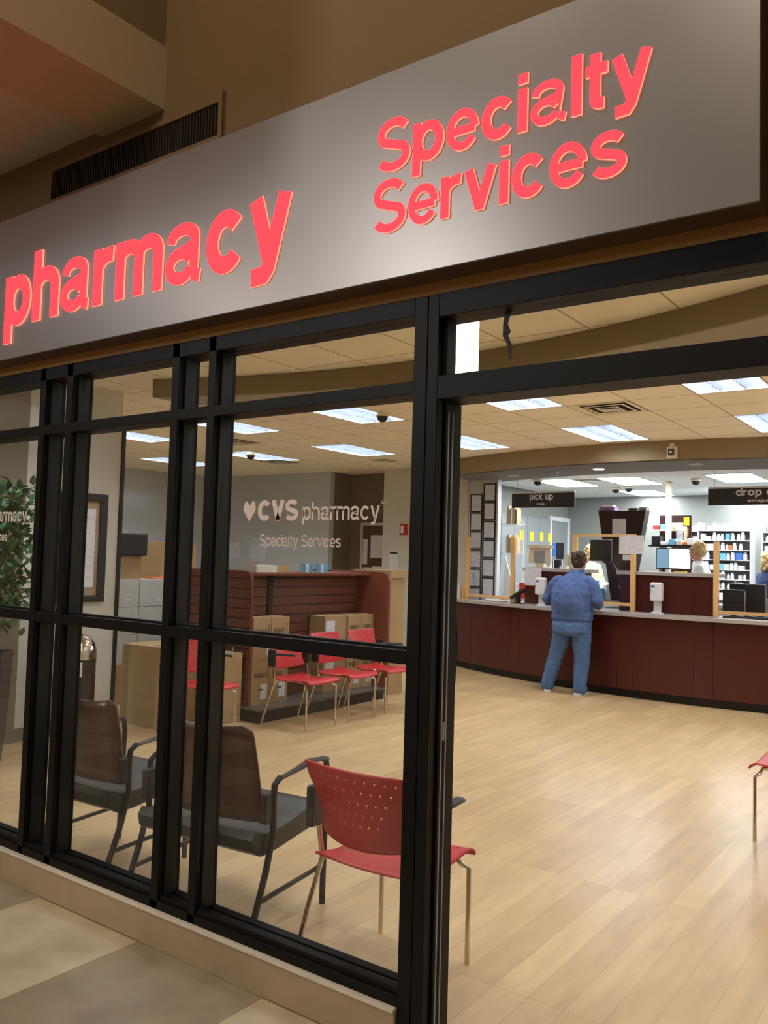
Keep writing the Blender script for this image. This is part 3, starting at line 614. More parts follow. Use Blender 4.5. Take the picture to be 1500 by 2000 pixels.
for (x0, x1, z0, z1, lb) in ((-12.1, -11.6, 1.55, 1.85, 'landscape paper pinned on the blue grey wall, left'), (-11.35, -10.95, 1.5, 1.93, 'portrait paper with blue block on the blue grey wall, right')):
    tag(B('paper_notice', K['papert'], None, (x0, 11.39, z0, x1, 11.396, z1)), lb, 'notice')
# framed board on the partition
t = thing('framed_board', 'tall black framed notice board with white sheet on the partition wall', 'board', (-6.65, 4.62, 1.64))
B('frame', K['armp'], t, (0, -.34, -.49, .03, .18, -.43), (0, -.34, .42, .03, .18, .49), (0, -.34, -.43, .03, -.29, .42), (0, .1, -.43, .03, .18, .42), bevel=.01); B('sheet', K['paper'], t, (.002, -.29, -.36, .012, .06, .35)); B('backing', K['hallbeam'], t, (0, -.29, -.43, .0018, .1, .42))
# domed bin
t = thing('waste_bin', 'tall black waste bin with polished chrome dome and white warning label', 'bin', (-6.33, 4.33, 0))
MB().lathe([(.16, .0), (.165, .02), (.165, .70)], n=32).build('bin_body', K['binb'], t, smooth=True)
MB().lathe([(.168, .70), (.166, .76), (.15, .83), (.11, .88), (.05, .905), (.005, .91)], n=32).build('bin_dome', K['chrome'], t, smooth=True)
mb = MB(); nn = 10
for k in range(nn):
    a0 = math.radians(-95+k*8); a1 = math.radians(-95+(k+1)*8); r = .1665
    mb.add([(r*math.cos(a0), r*math.sin(a0), .56), (r*math.cos(a1), r*math.sin(a1), .56), (r*math.cos(a1), r*math.sin(a1), .68), (r*math.cos(a0), r*math.sin(a0), .68)], [(0, 1, 2, 3)])
mb.build('label', paper_mat('warning_label', (225, 222, 220), (190, 80, 70), 45), t)
# ficus
t = thing('potted_ficus', 'leafy green ficus in a tall dark planter at the left edge', 'plant', (-6.12, 3.42, 0))
MB().lathe([(.16, 0), (.19, .3), (.22, .82), (.21, .84), (.19, .8)], n=4).build('planter', K['planter'], t)
mb = MB(); mb.tube([(0, 0, .8), (.02, 0, 1.2), (0, .03, 1.6), (.03, 0, 2.0)], [.02, .016, .012, .006], 7)
br = []
for i in range(34):
    z = 1.0+i*.03; a = i*2.4; L = .26*(1-.3*abs(z-1.5)); e = Vector((L*math.cos(a), L*math.sin(a), z+.1)); mb.tube([(0.01, 0, z-.05), tuple(e)], [.006, .002], 5); br.append(e)
mb.build('stem', K['bark'], t)
mb = MB()
for e in br:
    for k in range(34):
        c = e*random.uniform(.45, 1.15)+Vector([random.gauss(0, .06) for _ in range(3)]); c.z = e.z+random.gauss(-.03, .09)
        R_ = Matrix.Rotation(random.uniform(0, 6.28), 4, 'Z') @ Matrix.Rotation(random.uniform(.2, 1.3), 4, 'X'); l, ww_ = random.uniform(.06, .1), .026
        P = [c+R_ @ Vector(q) for q in ((0, 0, 0), (ww_, l*.35, .006), (ww_*.8, l*.7, .004), (0, l*1.1, -.008), (-ww_*.8, l*.7, .004), (-ww_, l*.35, .006), (0, l*.5, -.004))]
        mb.add(P, [(0, 1, 6), (1, 2, 6), (2, 3, 6), (3, 4, 6), (4, 5, 6), (5, 0, 6)])
lf = mb.build('foliage', K['leaf'], t, smooth=True); lf['kind'] = 'stuff'

# ================================================================== CHAIRS
def arcpts(c, r, a0, a1, n, f): return [f(c[0]+r*math.cos(math.radians(a0+(a1-a0)*i/n)), c[1]+r*math.sin(math.radians(a0+(a1-a0)*i/n))) for i in range(n+1)]
def red_chair(name='red_chair'):
    # local: faces +Y, front feet at y=+.25, back at -.25
    t = thing(name, 'x', 'chair'); W = .225
    # seat shell: waterfall front, raised rear
    prof = [(-.23, .462), (-.2, .452), (-.1, .438), (0, .436), (.1, .446), (.17, .456), (.215, .456), (.238, .445), (.248, .428)]
    mb = MB(); nx = 10; vs = []; fs = []
    for y, z in prof:
        half = .226 if y > -.1 else .222
        for i in range(nx+1):
            u = -1+2*i/nx; vs.append((u*half, y, z-.012*(1-u*u)))
    for j in range(len(prof)-1):
        for i in range(nx): a = j*(nx+1)+i; fs.append((a, a+1, a+nx+2, a+nx+1))
    mb.add(vs, fs).build('seat', K['redp'], t, smooth=True, solid=.009, bevel=0)
    # perforated backrest
    cols_, rows_ = 22, 14; mb = MB()
    def S(u, v):  # u -1..1, v 0..1
        z = .52+v*.31+(.0 if v > .5 else 0)
        half = .212+.018*v-.02*math.sin(PI*min(v/.8, 1))
        low = (u*u)*.022*(1-v)      # lower edge dips at the middle
        z = z+low-.0*(1-v)
        if v > .93: half += (v-.93)*.06
        y = -.245-.085*v+.055*(u*u)*(1-.4*v)-.0
        return (u*half, y, z)
    for j in range(rows_):
        for i in range(cols_):
            u0, u1 = -1+2*i/cols_, -1+2*(i+1)/cols_; v0, v1 = j/rows_, (j+1)/rows_
            hole = 5 <= j <= 12 and j % 2 == 0 or False
            hole = (j in (5, 7, 9, 11, 12)) if False else (j in (4, 6, 8, 10, 12))
            off = 0 if (j//2) % 2 == 0 else 1
            hole = hole and (i+off) % 2 == 0 and 1 <= i < cols_-1 and (abs((i+.5)/cols_*2-1) < (.45+.05*j))
            if not hole:
                um, vm = (u0+u1)/2, (v0+v1)/2
                o = len(mb.v); mb.v += [S(u0, v0), S(um, v0), S(u1, v0), S(u1, vm), S(u1, v1), S(um, v1), S(u0, v1), S(u0, vm), S(um, vm)]; mb.f += [(o, o+1, o+8, o+7), (o+1, o+2, o+3, o+8), (o+8, o+3, o+4, o+5), (o+7, o+8, o+5, o+6)]
            else:
                um, vm = (u0+u1)/2, (v0+v1)/2; du, dv = (u1-u0)/2, (v1-v0)/2; rr = .0054
                ru, rv = rr/.23, rr/.31
                outp = [(-1, -1), (0, -1), (1, -1), (1, 0), (1, 1), (0, 1), (-1, 1), (-1, 0)]
                inn = [(math.cos(math.radians(225+45*k)), math.sin(math.radians(225+45*k))) for k in range(8)]
                o = len(mb.v); mb.v += [S(um+a*du, vm+b*dv) for a, b in outp]+[S(um+a*ru, vm+b*rv) for a, b in inn]
                for k in range(8): mb.f.append((o+k, o+(k+1) % 8, o+8+(k+1) % 8, o+8+k))
    me_o = mb.build('backrest', K['redp'], t, smooth=True, solid=.007)
    bm = bmesh.new(); bm.from_mesh(me_o.data); bmesh.ops.remove_doubles(bm, verts=bm.verts, dist=1e-5); bmesh.ops.recalc_face_normals(bm, faces=bm.faces); bm.to_mesh(me_o.data); bm.free()
    for s in (-1, 1):
        MB().tube([(s*.215, .215, 0), (s*.215, .215, .38)]+[(s*(.215-.04*math.sin(a)), .215-.035*math.sin(a), .38+.035*(1-math.cos(a))+.015*math.sin(a)) for a in (.5, 1, 1.5)]+[(s*.17, .05, .435), (s*.19, -.1, .43)], .0105, 10).build('leg', K['chrome'], t, smooth=True)
        MB().tube([(s*.262, -.31, 0), (s*.25, -.23, .25), (s*.24, -.165, .42), (s*.24, -.185, .52), (s*.238, -.225, .66)], .0105, 10).build('leg', K['chrome'], t, smooth=True)
        MB().tube([(s*.243, -.165, .42), (s*.2, -.15, .43)], .009, 8).build('bracket', K['chrome'], t, smooth=True)
        mb = MB(); mb.box(s*.226 if s > 0 else -.262, -.255, .555, s*.262 if s > 0 else -.226, -.165, .72)
        sk = mb.build('arm_socket', K['armp'], t, bevel=.012)
        mb = MB(); mb.tube([(s*.252, -.19, .675), (s*.256, -.05, .682), (s*.254, .06, .69), (s*.25, .085, .684)], [.017, .016, .018, .014], 10, flat=(1.25, .75)).build('armrest', K['armp'], sk, smooth=True)
    return t
rc = red_chair(); rc.location = (-1.95, 2.83, 0); rc['label'] = 'red perforated chair with black half armrests close behind the storefront glass'
GC = 'red chairs in a row before the slatted display unit'
dup(rc, (-5.39, 6.21, 0), -PI/2, 'red chair nearest the storefront in the row before the slatwall, black arm showing', GC)
dup(rc, (-5.38, 6.83, 0), -PI/2, 'red chair in the middle of the row before the slatwall', GC)
dup(rc, (-5.36, 7.42, 0), -PI/2, 'red chair farthest from the storefront in the row, by the right cartons', GC)
dup(rc, (-5.78, 5.26, 0), -PI/2-.1, 'red chair seen between the window mullions, beside the brown cartons')
dup(rc, (-.96, 5.68, 0), PI/2, 'red chair cut off at the right edge of the waiting room')

def dark_chair(W=1.0):
    t = thing('armchair', 'x', 'chair'); 
    # side frames, local faces +Y
    for s in (-1, 1):
        X_ = s*.275*W
        MB().tube([(X_, -.31, 0), (X_, -.2, .28), (X_, -.16, .42), (X_, -.165, .56), (X_, -.16, .63), (X_, -.12, .655)], .013, 8, flat=(1.0, 1.2)).build('leg', K['legm'], t, smooth=True)
        MB().tube([(X_, .235, 0), (X_, .24, .40), (X_, .245, .60), (X_, .235, .655), (X_, .2, .675)], .013, 8, flat=(1.0, 1.2)).build('leg', K['legm'], t, smooth=True)
        MB().tube([(X_, .23, .672), (X_, .12, .682), (X_, .0, .664), (X_, -.14, .648)], [.02, .024, .018, .014], 10, flat=(1.15, .45)).build('armrest', K['legm'], t, smooth=True)
        MB().tube([(X_, -.245, .16), (X_, .238, .18)], .011, 8).build('stretcher', K['legm'], t, smooth=True)
    # seat cushion waterfall
    prof = [(-.24, .44), (-.2, .425), (-.08, .425), (.06, .45), (.17, .475), (.24, .468), (.28, .435), (.285, .40), (.25, .375), (.1, .36), (-.1, .335), (-.2, .33), (-.25, .36), (-.262, .41)]
    mb = MB(); n = len(prof); vs = []; fs = []; xs_ = [-.258, -.25, -.12, 0, .12, .25, .258]
    for x in xs_:
        k = .94 if abs(x) > .255 else 1
        for y, z in prof: vs.append((x*W, y*k, .40+(z-.40)*k))
    for i in range(len(xs_)-1):
        for j in range(n): fs.append((i*n+j, i*n+(j+1) % n, (i+1)*n+(j+1) % n, (i+1)*n+j))
    fs += [tuple(range(n)), tuple(range((len(xs_)-1)*n, len(xs_)*n))[::-1]]
    mb.add(vs, fs).build('seat', K['vinyl'], t, smooth=True)
    # veneer back: tapered, curved panel
    mb = MB(); nx, nz = 12, 10; vs = []; fs = []
    for j in range(nz+1):
        v = j/nz
        for i in range(nx+1):
            u = -1+2*i/nx; half = .235-.03*v
            cr = .03 if (v > .93 and abs(u) > .9) else 0
            z = .46+v*.4-cr+(.02*u*u if v == 1 else 0)
            vs.append((u*half*W, -.205-.03*v-.02*v*v+.05*u*u, z))
    for j in range(nz):
        for i in range(nx): a = j*(nx+1)+i; fs.append((a, a+1, a+nx+2, a+nx+1))
    mb.add(vs, fs).build('backrest', K['woodback'], t, smooth=True, solid=.014)
    for s in (-1, 1): B('back_bracket', K['armp'], t, (s*.262*W-.02, -.215, .47, s*.262*W+.02, -.15, .60), bevel=.01)
    return t
ac = dark_chair(1.34); ac.location = (-2.91, 2.86, 0); ac.rotation_euler = (0, 0, .1); ac['label'] = 'wide walnut back armchair with charcoal seat, left of the near red chair'
ac2 = dark_chair(.95); ac2.location = (-3.76, 2.87, 0); ac2.rotation_euler = (0, 0, .05); ac2['label'] = 'narrower walnut back armchair farthest left, beyond the wide one'

# ================================================================== SLATWALL GONDOLA
t = thing('display_gondola', 'dark cherry slatwall display unit with black base in the waiting room', 'display unit', (-6.2, 7.0, 0))
def ox(*b): return (b[0]+6.2, b[1]-7.0, b[2], b[3]+6.2, b[4]-7.0, b[5])
B('slat_panel', K['slat'], t, ox(-6.24, 6.04, .12, -6.2, 8.03, 1.41)); B('slat_panel', K['slat'], t, ox(-7.1, 5.98, .12, -5.96, 6.0, 1.40))
B('upright', K['dark'], t, ox(-6.2, 6.5, .12, -6.185, 6.57, 1.40))
def endp(y0, y1, name='end_panel'):
    poly = [(-6.9, .12), (-5.73, .12), (-5.73, 1.36)]+[(-5.83+.1*math.cos(a), 1.36+.1*math.sin(a)) for a in (.4, .8, 1.2, 1.57)]+[(-6.9, 1.46)]
    MB().prism([(a+6.2, b) for a, b in poly], y0-7, y1-7, 'XZ').build(name, K['slatframe'], t, bevel=.003)
endp(8.03, 8.07)
poly = [(-7.1, .12), (-5.94, .12), (-5.94, 1.36)]+[(-6.04+.1*math.cos(a), 1.36+.1*math.sin(a)) for a in (.4, .8, 1.2, 1.57)]+[(-7.1, 1.46)]
MB().prism([(a+6.2, b) for a, b in poly], 6.0-7, 6.03-7, 'XZ').build('end_panel', K['slatframe'], t, bevel=.003)
B('top_shelf', K['slatframe'], t, ox(-6.9, 6.03, 1.41, -6.0, 8.03, 1.44))
B('base', K['kick'], t, ox(-6.9, 5.95, 0, -5.74, 8.0, .115)); B('base_ledge', K['kicks'], t, ox(-6.15, 5.93, .115, -5.72, 8.03, .13)); B('rear_panel', K['cherryd'], t, ox(-6.9, 6.04, .12, -6.86, 8.03, 1.40))
# things on top
def carton(name, label, x0, y0, z0, x1, y1, z1, m='carton', printed=None, group=None, lab=None, arrows=0, tape=True):
    cx, cy = (x0+x1)/2, (y0+y1)/2; t = thing(name, label, 'box', (cx, cy, z0), 0, group); a, b, h = (x1-x0)/2, (y1-y0)/2, z1-z0
    root = t; t = B('carton', K[m], t, (-a, -b, 0, a, b, h), bevel=.002)
    if tape: B('tape', K['tape'], t, (-.025, -b-.001, h-.0005, .025, b+.001, h+.001))
    if printed:
        text(printed, .11, -b*.75, b*.55, h*.62, h*.11, lambda u, v, d: (a+.0015-d, u, v), .001, K['ink'], K['ink'], t, name='print')
        B('print', K['ink'], t, (a, b*.72, h*.6, a+.0015, b*.78, h*.85))
        B('print', K['ink'], t, (a, -b*.2, h*.32, a+.0015, b*.3, h*.36))
    if lab:
        u0, u1, v0, v1 = lab; B('shipping_label', K['label'], t, (a, u0, v0, a+.0012, u1, v1))
    return root
GL = 'brown cartons stacked at the left of the display bay'
hs_ = [(.132, .56), (.562, .99)]
for k, (z0, z1) in enumerate(hs_):
    for j, (y0, y1) in enumerate(((6.04, 6.29), (6.3, 6.56))):
        lb = 'brown pharmacy carton %s, %s of the left bay stack' % (('lower', 'upper')[k], ('left', 'right')[j])
        carton('cardboard_box', lb, -6.17, y0, z0, -5.93, y1, z1, 'carton', 'PHARMACY', GL, (.0, .09, .05, .2) if k == 0 else (.07, .11, .05, .16))
for k, (z0, z1) in enumerate(((.132, .55), (.552, .96))):
    for j, (y0, y1) in enumerate(((7.55, 7.8), (7.81, 8.02))):
        carton('cardboard_box', 'brown pharmacy carton %s, %s of the right bay stack' % (('lower', 'upper')[k], ('left', 'right')[j]), -6.17, y0, z0, -5.93, y1, z1, 'carton', 'PHARMACY', 'brown cartons stacked at the right of the display bay', (.0, .09, .05, .12))
for k, (z0, z1) in enumerate(((.132, .55), (.552, .965))):
    c = carton('cardboard_box', 'brown carton with label on its side, %s left of the right bay stack' % ('lower', 'upper')[k], -6.18, 7.16, z0, -5.95, 7.54, z1, 'carton')
    B('shipping_label', K['label'], c, (.115, -.17, .2, .1165, -.02, .36))
carton('white_box', 'white open box on top of the gondola, left', -6.2, 6.12, 1.441, -6.0, 6.42, 1.515, 'cartonw'); carton('small_box', 'small tan carton on the gondola top beside the white box', -6.22, 6.43, 1.441, -6.04, 6.62, 1.51, 'carton')
for y, lb in ((6.95, 'left clear acrylic leaflet holder on the gondola top'), (7.2, 'right clear acrylic leaflet holder on the gondola top')):
    t2 = thing('leaflet_holder', lb, 'holder', (-6.05, y, 1.441)); B('acrylic_case', K['bluel'], t2, (-.04, -.06, 0, -.035, .06, .1), (-.04, -.06, 0, .03, -.055, .1), (-.04, .055, 0, .03, .06, .1)); B('leaflets', K['papert'], t2, (-.034, -.05, .0, -.02, .05, .09))
# clear bottles / hooks on the end cap
t2 = thing('clip_hook', 'clear plastic hooks clipped low on the slatted end cap', 'hook', (-6.1, 5.975, .62))
for x in (-.12, 0): MB().tube([(x, 0, 0), (x, -.05, -.01), (x+.02, -.06, .08)], .008, 6).build('hook', K['bluel'], t2)
# tall cartons behind gondola
carton('tall_carton', 'tall brown wardrobe carton standing behind the gondola end', -6.35, 8.25, 0, -5.86, 8.55, 1.38); carton('flat_carton', 'flattened carton lid resting on the tall brown carton', -6.38, 8.2, 1.384, -5.83, 8.58, 1.48, tape=False)
carton('tall_carton', 'slim brown carton behind the tall carton, lower', -5.85, 8.75, 0, -5.6, 9.0, .62)
t2 = thing('trash_can', 'dark rounded trash can beyond the tall carton', 'bin', (-5.75, 8.45+.85, 0)); MB().lathe([(.12, 0), (.17, .05), (.19, .7), (.17, .85), (.08, .93), (.01, .95)], n=24).build('can_body', K['binb'], t2, smooth=True)
# left area piles
GW = 'white cartons piled in the left storage area'
for i in range(3):
    for k in range(3):
        carton('white_carton', 'white carton in the pile behind the partition, %s row, %s' % (('bottom', 'middle', 'top')[k], ('left', 'centre', 'right')[i]), -8.0, 5.5+i*.42, .42+k*.3, -7.55, 5.91+i*.42, .715+k*.3, 'cartonw', None, GW, (.02, .1, .05, .09))
carton('pallet_box', 'wide low brown box under the white carton pile', -8.1, 5.45, 0, -7.5, 6.8, .415, 'carton')
carton('cardboard_box', 'large brown carton left of the hidden red chair', -6.75, 5.12, 0, -6.25, 5.62, .74, 'carton'); carton('cardboard_box', 'smaller brown carton in front of the end cap', -6.3, 5.66, 0, -5.95, 5.92, .66, 'carton')
carton('cardboard_box', 'orange brown carton high on the pile at the far left', -9.6, 7.3, 0, -8.9, 7.9, 1.75, 'carton'); carton('cardboard_box', 'brown carton beside the high pile at the far left', -10.6, 7.2, 0, -9.7, 7.9, 1.6, 'carton')
tag(B('magazine', K['orange'], None, (-7.9, 6.2, 1.317, -7.68, 6.5, 1.33)), 'orange magazine lying on the white carton pile', 'magazine')
tag(B('glass_cabinet', K['dark'], None, (-12.58, 6.5, .0, -12.3, 9.0, 2.5)), 'dark tall cabinet against the left wall', 'cabinet')
t2 = thing('printer', 'black printer on the stacked boxes at the far left', 'printer', (-7.78, 5.78, 1.317)); B('printer_body', K['armp'], t2, (-.2, -.25, .25, .2, .25, .5), bevel=.02); B('stand', K['carton'], t2, (-.15, -.2, 0, .15, .2, .25))

# ================================================================== COUNTER
ctr = thing('service_counter', 'long curved cherry pharmacy counter with grey top', 'counter')
edges = [-6.95, -6.3, -5.5, -5.33, -4.75, -3.8, -3.6, -2.87, -2.65, -1.6, -.4, 1.2, 2.5]
for a, b in zip(edges[:-1], edges[1:]):
    curved(yc, a+.002, b-.002, .0, .03, .1, .99, 8).build('front_panel', K['cherry'], ctr, smooth=True)
curved(yc, -6.95, 2.5, .03, .05, .1, .99).build('core_panel', K['dark'], ctr)
curved(yc, -7.0, 2.52, -.07, .62, .99, 1.035, 96, 11.39).build('countertop', K['top'], ctr, bevel=.003)
curved(yc, -6.95, 2.5, .07, .1, 0, .1, 96, 11.39).build('toe_kick', K['kick'], ctr)
curved(yc, -6.0, 2.5, .55, .6, 0, .985).build('rear_panel', K['cherryd'], ctr)
def yb(x): return yc(x)+.36
def raised(x0, x1, label, seams=()):
    t = thing('raised_counter', label, 'counter'); e = [x0, *seams, x1]
    for a, b in zip(e[:-1], e[1:]): curved(yb, a+.002, b-.002, 0, .03, 1.036, 1.5, 6).build('front_panel', K['cherry'], t, smooth=True)
    curved(yb, x0, x1, .031, .26, 1.036, 1.5, 6).build('carcass', K['cherryd'], t); curved(yb, x0-.03, x1+.03, -.03, .45, 1.5, 1.545, 6).build('top', K['top'], t, bevel=.003)
raised(-5.45, -4.45, 'raised cherry counter block behind the customer, left', (-4.9,)); raised(-3.93, -2.75, 'wide raised cherry counter block right of the customer', (-3.72, -2.98))
# dispensary: raised floor & rear counters
struct(curved(yc, -6.6, 2.5, .9, 1.4, 0.001, .18).build('floor_dispensary_step', K['greyp'])); struct(B('floor_dispensary', K['greyp'], None, (-6.6, 12.2, .001, 2.55, 15.19, .18)))

# pine frames with clear sheets
def stud(mb, x, z0, z1, y=None, w=.06, d=.035): y = y if y is not None else yc(x)+.42; mb.box(x-w/2, y, z0, x+w/2, y+d, z1)
def frame(label, xa, xb, zt, zb=1.036, toprail=True, bottom=1.1, heights=None, dy=.3):
    t = thing('guard_frame', label, 'screen', (0, 0, 0)); ya = yc(xa)+dy; yb_ = yc(xb)+dy
    za, zz = heights or (zt, zt)
    for x, y, z in ((xa, ya, za), (xb, yb_, zz)): MB().box(x-.03, y-.02, zb, x+.03, y+.02, z).build('stud', K['pine'], t, bevel=.002)
    ang = math.atan2(yb_-ya, xb-xa); L = math.hypot(xb-xa, yb_-ya); M_ = Matrix.Translation((xa, ya, 0)) @ Matrix.Rotation(ang, 4, 'Z')
    MB().box(.03, -.018, bottom-.02, L-.03, .018, bottom+.02, M_).build('bottom_rail', K['pine'], t)
    if toprail: MB().box(-.03, -.019, zt, L+.03, .019, zt+.035, M_).build('top_rail', K['pine'], t)
    MB().box(.03, -.003, bottom+.02, L-.03, .001, min(za, zz), M_).build('clear_sheet', K['plexi'], t)
    return t
f1 = frame('pine sneeze guard frame at the left end of the counter', -6.55, -5.56, 1.98, toprail=False, dy=.15)
MB().prism([(-6.8, 1.036), (-6.59, 1.036), (-6.59, 1.25)], yc(-6.55)+.13, yc(-6.55)+.17, 'XZ').build('brace', K['pine'], f1)
f2 = frame('pine framed clear screen in front of the customer', -4.56, -3.72, 1.98, bottom=1.12)
f3 = frame('pine guard frame right of the wide raised block', -2.7, -1.5, 2.0, toprail=False, bottom=1.09, heights=(1.93, 1.2))
# hung notices
tag(B('paper_notice', K['paper'], None, (-3.9, yc(-3.8)+.27, 1.76, -3.58, yc(-3.8)+.275, 2.0)), 'white notice hanging from the top rail of the pine screen', 'notice')
tag(B('paper_notice', K['paper'], None, (-3.88, yc(-3.8)+.35, 1.68, -3.75, yc(-3.8)+.355, 1.75)), 'small white slip under the hanging notice', 'notice')
tag(B('paper_notice', K['paper'], None, (-5.36, yc(-5.2)+.25, 1.3, -5.11, yc(-5.2)+.256, 1.55)), 'white notice with printing on the left raised block', 'notice')
# sanitizer dispensers
def dispenser(x, z, y, label):
    t = thing('sanitizer_dispenser', label, 'dispenser', (x, y, z)); MB().lathe([(.085, 0), (.085, .012), (.03, .014)], n=20, sx=1, sy=.8).build('base', K['whitep'], t, smooth=True)
    B('stem', K['whitem'], t, (-.045, .0, .012, .045, .02, .2)); B('drip_tray', K['whitep'], t, (-.05, -.05, .012, .05, .0, .022), bevel=.004)
    B('dispenser_body', K['whitep'], t, (-.075, -.07, .15, .075, .02, .38), bevel=.022); B('label', K['bluec'], t, (-.06, -.0712, .32, -.01, -.07, .345)); B('sight_window', K['greyp'], t, (-.065, -.0712, .25, -.055, -.07, .31)); return t
dispenser(-5.0, 1.036, yc(-5.0)+.1, 'white hand sanitizer dispenser left of the customer'); dispenser(-3.37, 1.036, yc(-3.37)+.2, 'white hand sanitizer dispenser on the counter before the wide raised block')
# card terminal
t = thing('card_terminal', 'black card payment terminal on an angled stand', 'terminal', (-5.43, yc(-5.43)+.12, 1.036)); M_ = Matrix.Translation((0, 0, .14)) @ Matrix.Rotation(-.6, 4, 'Y')
MB().box(-.12, -.06, -.02, .1, .06, .02, M_).build('terminal_body', K['armp'], t, bevel=.008); B('stand', K['armp'], t, (-.03, -.03, .0, .03, .03, .13)); B('base', K['armp'], t, (-.09, -.06, 0, .08, .06, .012))
MB().tube([(.08, 0, .18), (.11, .02, .08), (.07, .03, .01)], .004, 6).build('cable', K['dark'], t)
t = MB().add([], []); mb = MB()
for k in range(5): mb.ball((-5.98+k*.07, yc(-5.8)+.12, 1.055), .045, 1.3, .9, .42, 10, 6)
tag(mb.build('paper_bag', K['white'], smooth=True), 'crumpled white bag on the counter left end', 'bag')
for x, lb in ((-6.72, 'white leaflet stand at the counter end beside the brace'), (-6.9, 'small white card stand at the far left of the counter')):
    tag(MB().box(x-.08, yc(x)-.02, 1.036, x+.08, yc(x)-.0, 1.26).build('leaflet_stand', K['paper']), lb, 'leaflet stand')

# ------------------------------------------------------------------ certificates
for c, x in ((0, -6.5), (1, -6.27)):
    for k in range(6):
        z = (2.65 if c == 0 else 2.81)-k*.288-.14
        t = thing('framed_certificate', 'black framed certificate, %s column, number %s from the top' % (('left', 'right')[c], ('one', 'two', 'three', 'four', 'five', 'six')[k]), 'frame', (x, 11.4, z), 0, 'framed certificates beside the pick up desk')
        B('frame', K['dark'], t, (-.105, -.02, -.138, .105, 0, -.123), (-.105, -.02, .123, .105, 0, .138), (-.105, -.02, -.123, -.09, 0, .123), (.09, -.02, -.123, .105, 0, .123))
        B('print', K['papert'], t, (-.09, -.012, -.123, .09, -.001, .123))
tag(B('corner_guard', K['whitem'], None, (-6.145, 11.385, 0, -6.12, 11.4, PZ-.02)), 'white corner guard strip beside the certificates', 'strip')

# ------------------------------------------------------------------ hanging signs
def hsign(x0, x1, label, t1, t2, a, b, c, d, y=11.25):
    t = thing('hanging_sign', label, 'sign', (0, 0, 0)); B('panel', K['signblk'], t, (x0, y, 2.42, x1, y+.03, 2.63)); B('top_rail', K['whitem'], t, (x0, y-.008, 2.63, x1, y+.038, 2.655))
    text(t1, .13, a, b, 2.535, .098, flatT(y-.002), .002, K['signtxt'], K['signtxt'], t); text(t2, .11, c, d, 2.455, .04, flatT(y-.002), .002, K['signtxt'], K['signtxt'], t)
    for x in (x0+.08, x1-.4): MB().tube([(x, y+.015, 2.65), (x, y+.015, PZ)], .0025, 5).build('wire', K['greyp'], t)
hsign(-5.82, -4.83, 'black hanging pick up sign over the counter', 'pick up', 'recoja', -5.53, -5.16, -5.415, -5.29); hsign(-3.0, -1.75, 'black hanging drop off sign over the counter', 'drop off', 'entregue', -2.66, -2.12, -2.52, -2.27)

# ================================================================== DISPENSARY
FZ = .18
# cabinets on the left wall
t = thing('wall_cabinet', 'tall grey cabinet run on the dispensary left wall', 'cabinet', (-6.65, 13.3, 1.0))
B('carcass', K['cab'], t, (0, -.95, -.8, .06, .95, 1.42))
for k in range(4): B('door', K['cab'], t, (.06, -.94+k*.475, -.78, .075, -.94+k*.475+.465, 1.4), bevel=.003)
d3 = struct(bpy.data.objects.new('door_3', None)); COL.objects.link(d3); B('door_frame', K['whitem'], d3, (-6.65, 14.3, FZ, -6.6, 14.38, 2.48), (-6.65, 15.1, FZ, -6.6, 15.18, 2.48), (-6.65, 14.38, 2.4, -6.6, 15.1, 2.48)); B('door_leaf', K['cab'], d3, (-6.65, 14.38, FZ, -6.62, 15.1, 2.4)); B('door_window', K['bluec'], d3, (-6.62, 14.45, 1.75, -6.612, 14.95, 1.98)); B('door_window', K['dark'], d3, (-6.612, 14.6, 1.7, -6.6, 14.9, 2.0))
for y, lb in ((13.07, 'yellow note partly behind the pine stud'), (13.47, 'second yellow note on the grey cabinets'), (13.87, 'third yellow note on the grey cabinets'), (14.2, 'yellow note nearest the back door')):
    tag(B('sticky_note', K['yellow'], None, (-6.572, y-.06, 2.0, -6.568, y+.07, 2.16)), lb, 'note', 'yellow notes on the grey cabinets')
tag(B('sticky_note', K['green'], None, (-6.572, 12.85, 2.27, -6.568, 13.02, 2.45)), 'pale green note high on the grey cabinets', 'note')
tag(B('wall_dispenser', K['whitep'], None, (-6.572, 14.12, 1.6, -6.54, 14.24, 1.95)), 'slim white dispenser on the cabinet end', 'dispenser'); tag(B('paper_notice', K['paper'], None, (-6.6, 14.45, 1.3, -6.595, 14.85, 1.68)), 'white notice on the grey back door', 'notice')
# bag racks
t = thing('wire_rack', 'white wire rack full of kraft prescription bags by the left wall', 'rack', (-6.2, 11.75, 1.0))
for z in (1.2, .75, .3):
    MB().tube([(-.05, 0, z), (.18, 0, z-.03), (.3, .1, z)], .007, 6).build('shelf_wire', K['whitem'], t)
MB().tube([(-.05, 0, 0), (-.05, 0, 1.4), (.1, .05, 1.42), (.25, .1, 1.25)], .008, 6).build('post', K['whitem'], t); MB().tube([(.28, .1, 0), (.28, .1, 1.25)], .008, 6).build('post', K['whitem'], t)
for i in range(12):
    z = 1.0+(1.2, .75)[i // 6]+.005; x = -6.2+.02+(i % 6)*.035
    o = MB().box(-.012, -.07, 0, .012, .07, .26+.03*math.sin(i*2.1)).build('prescription_bag', K['kraft'] if i % 3 else K['white'], loc=(x, 11.83, z)); o.rotation_euler = (0, 0, .12*math.cos(i))
    tag(o, 'kraft prescription bag on the %s tier of the wire rack' % ('top', 'middle')[i // 6], 'bag', 'bags on the wire rack %s tier' % ('top', 'middle')[i // 6])
MB_ = MB().prism([(-6.12, 1.04), (-5.9, 1.04), (-6.12, 1.75)], 11.62, 11.64, 'XZ').build('white_bracket', K['white']); tag(MB_, 'white triangular bracket panel below the wire rack', 'bracket')
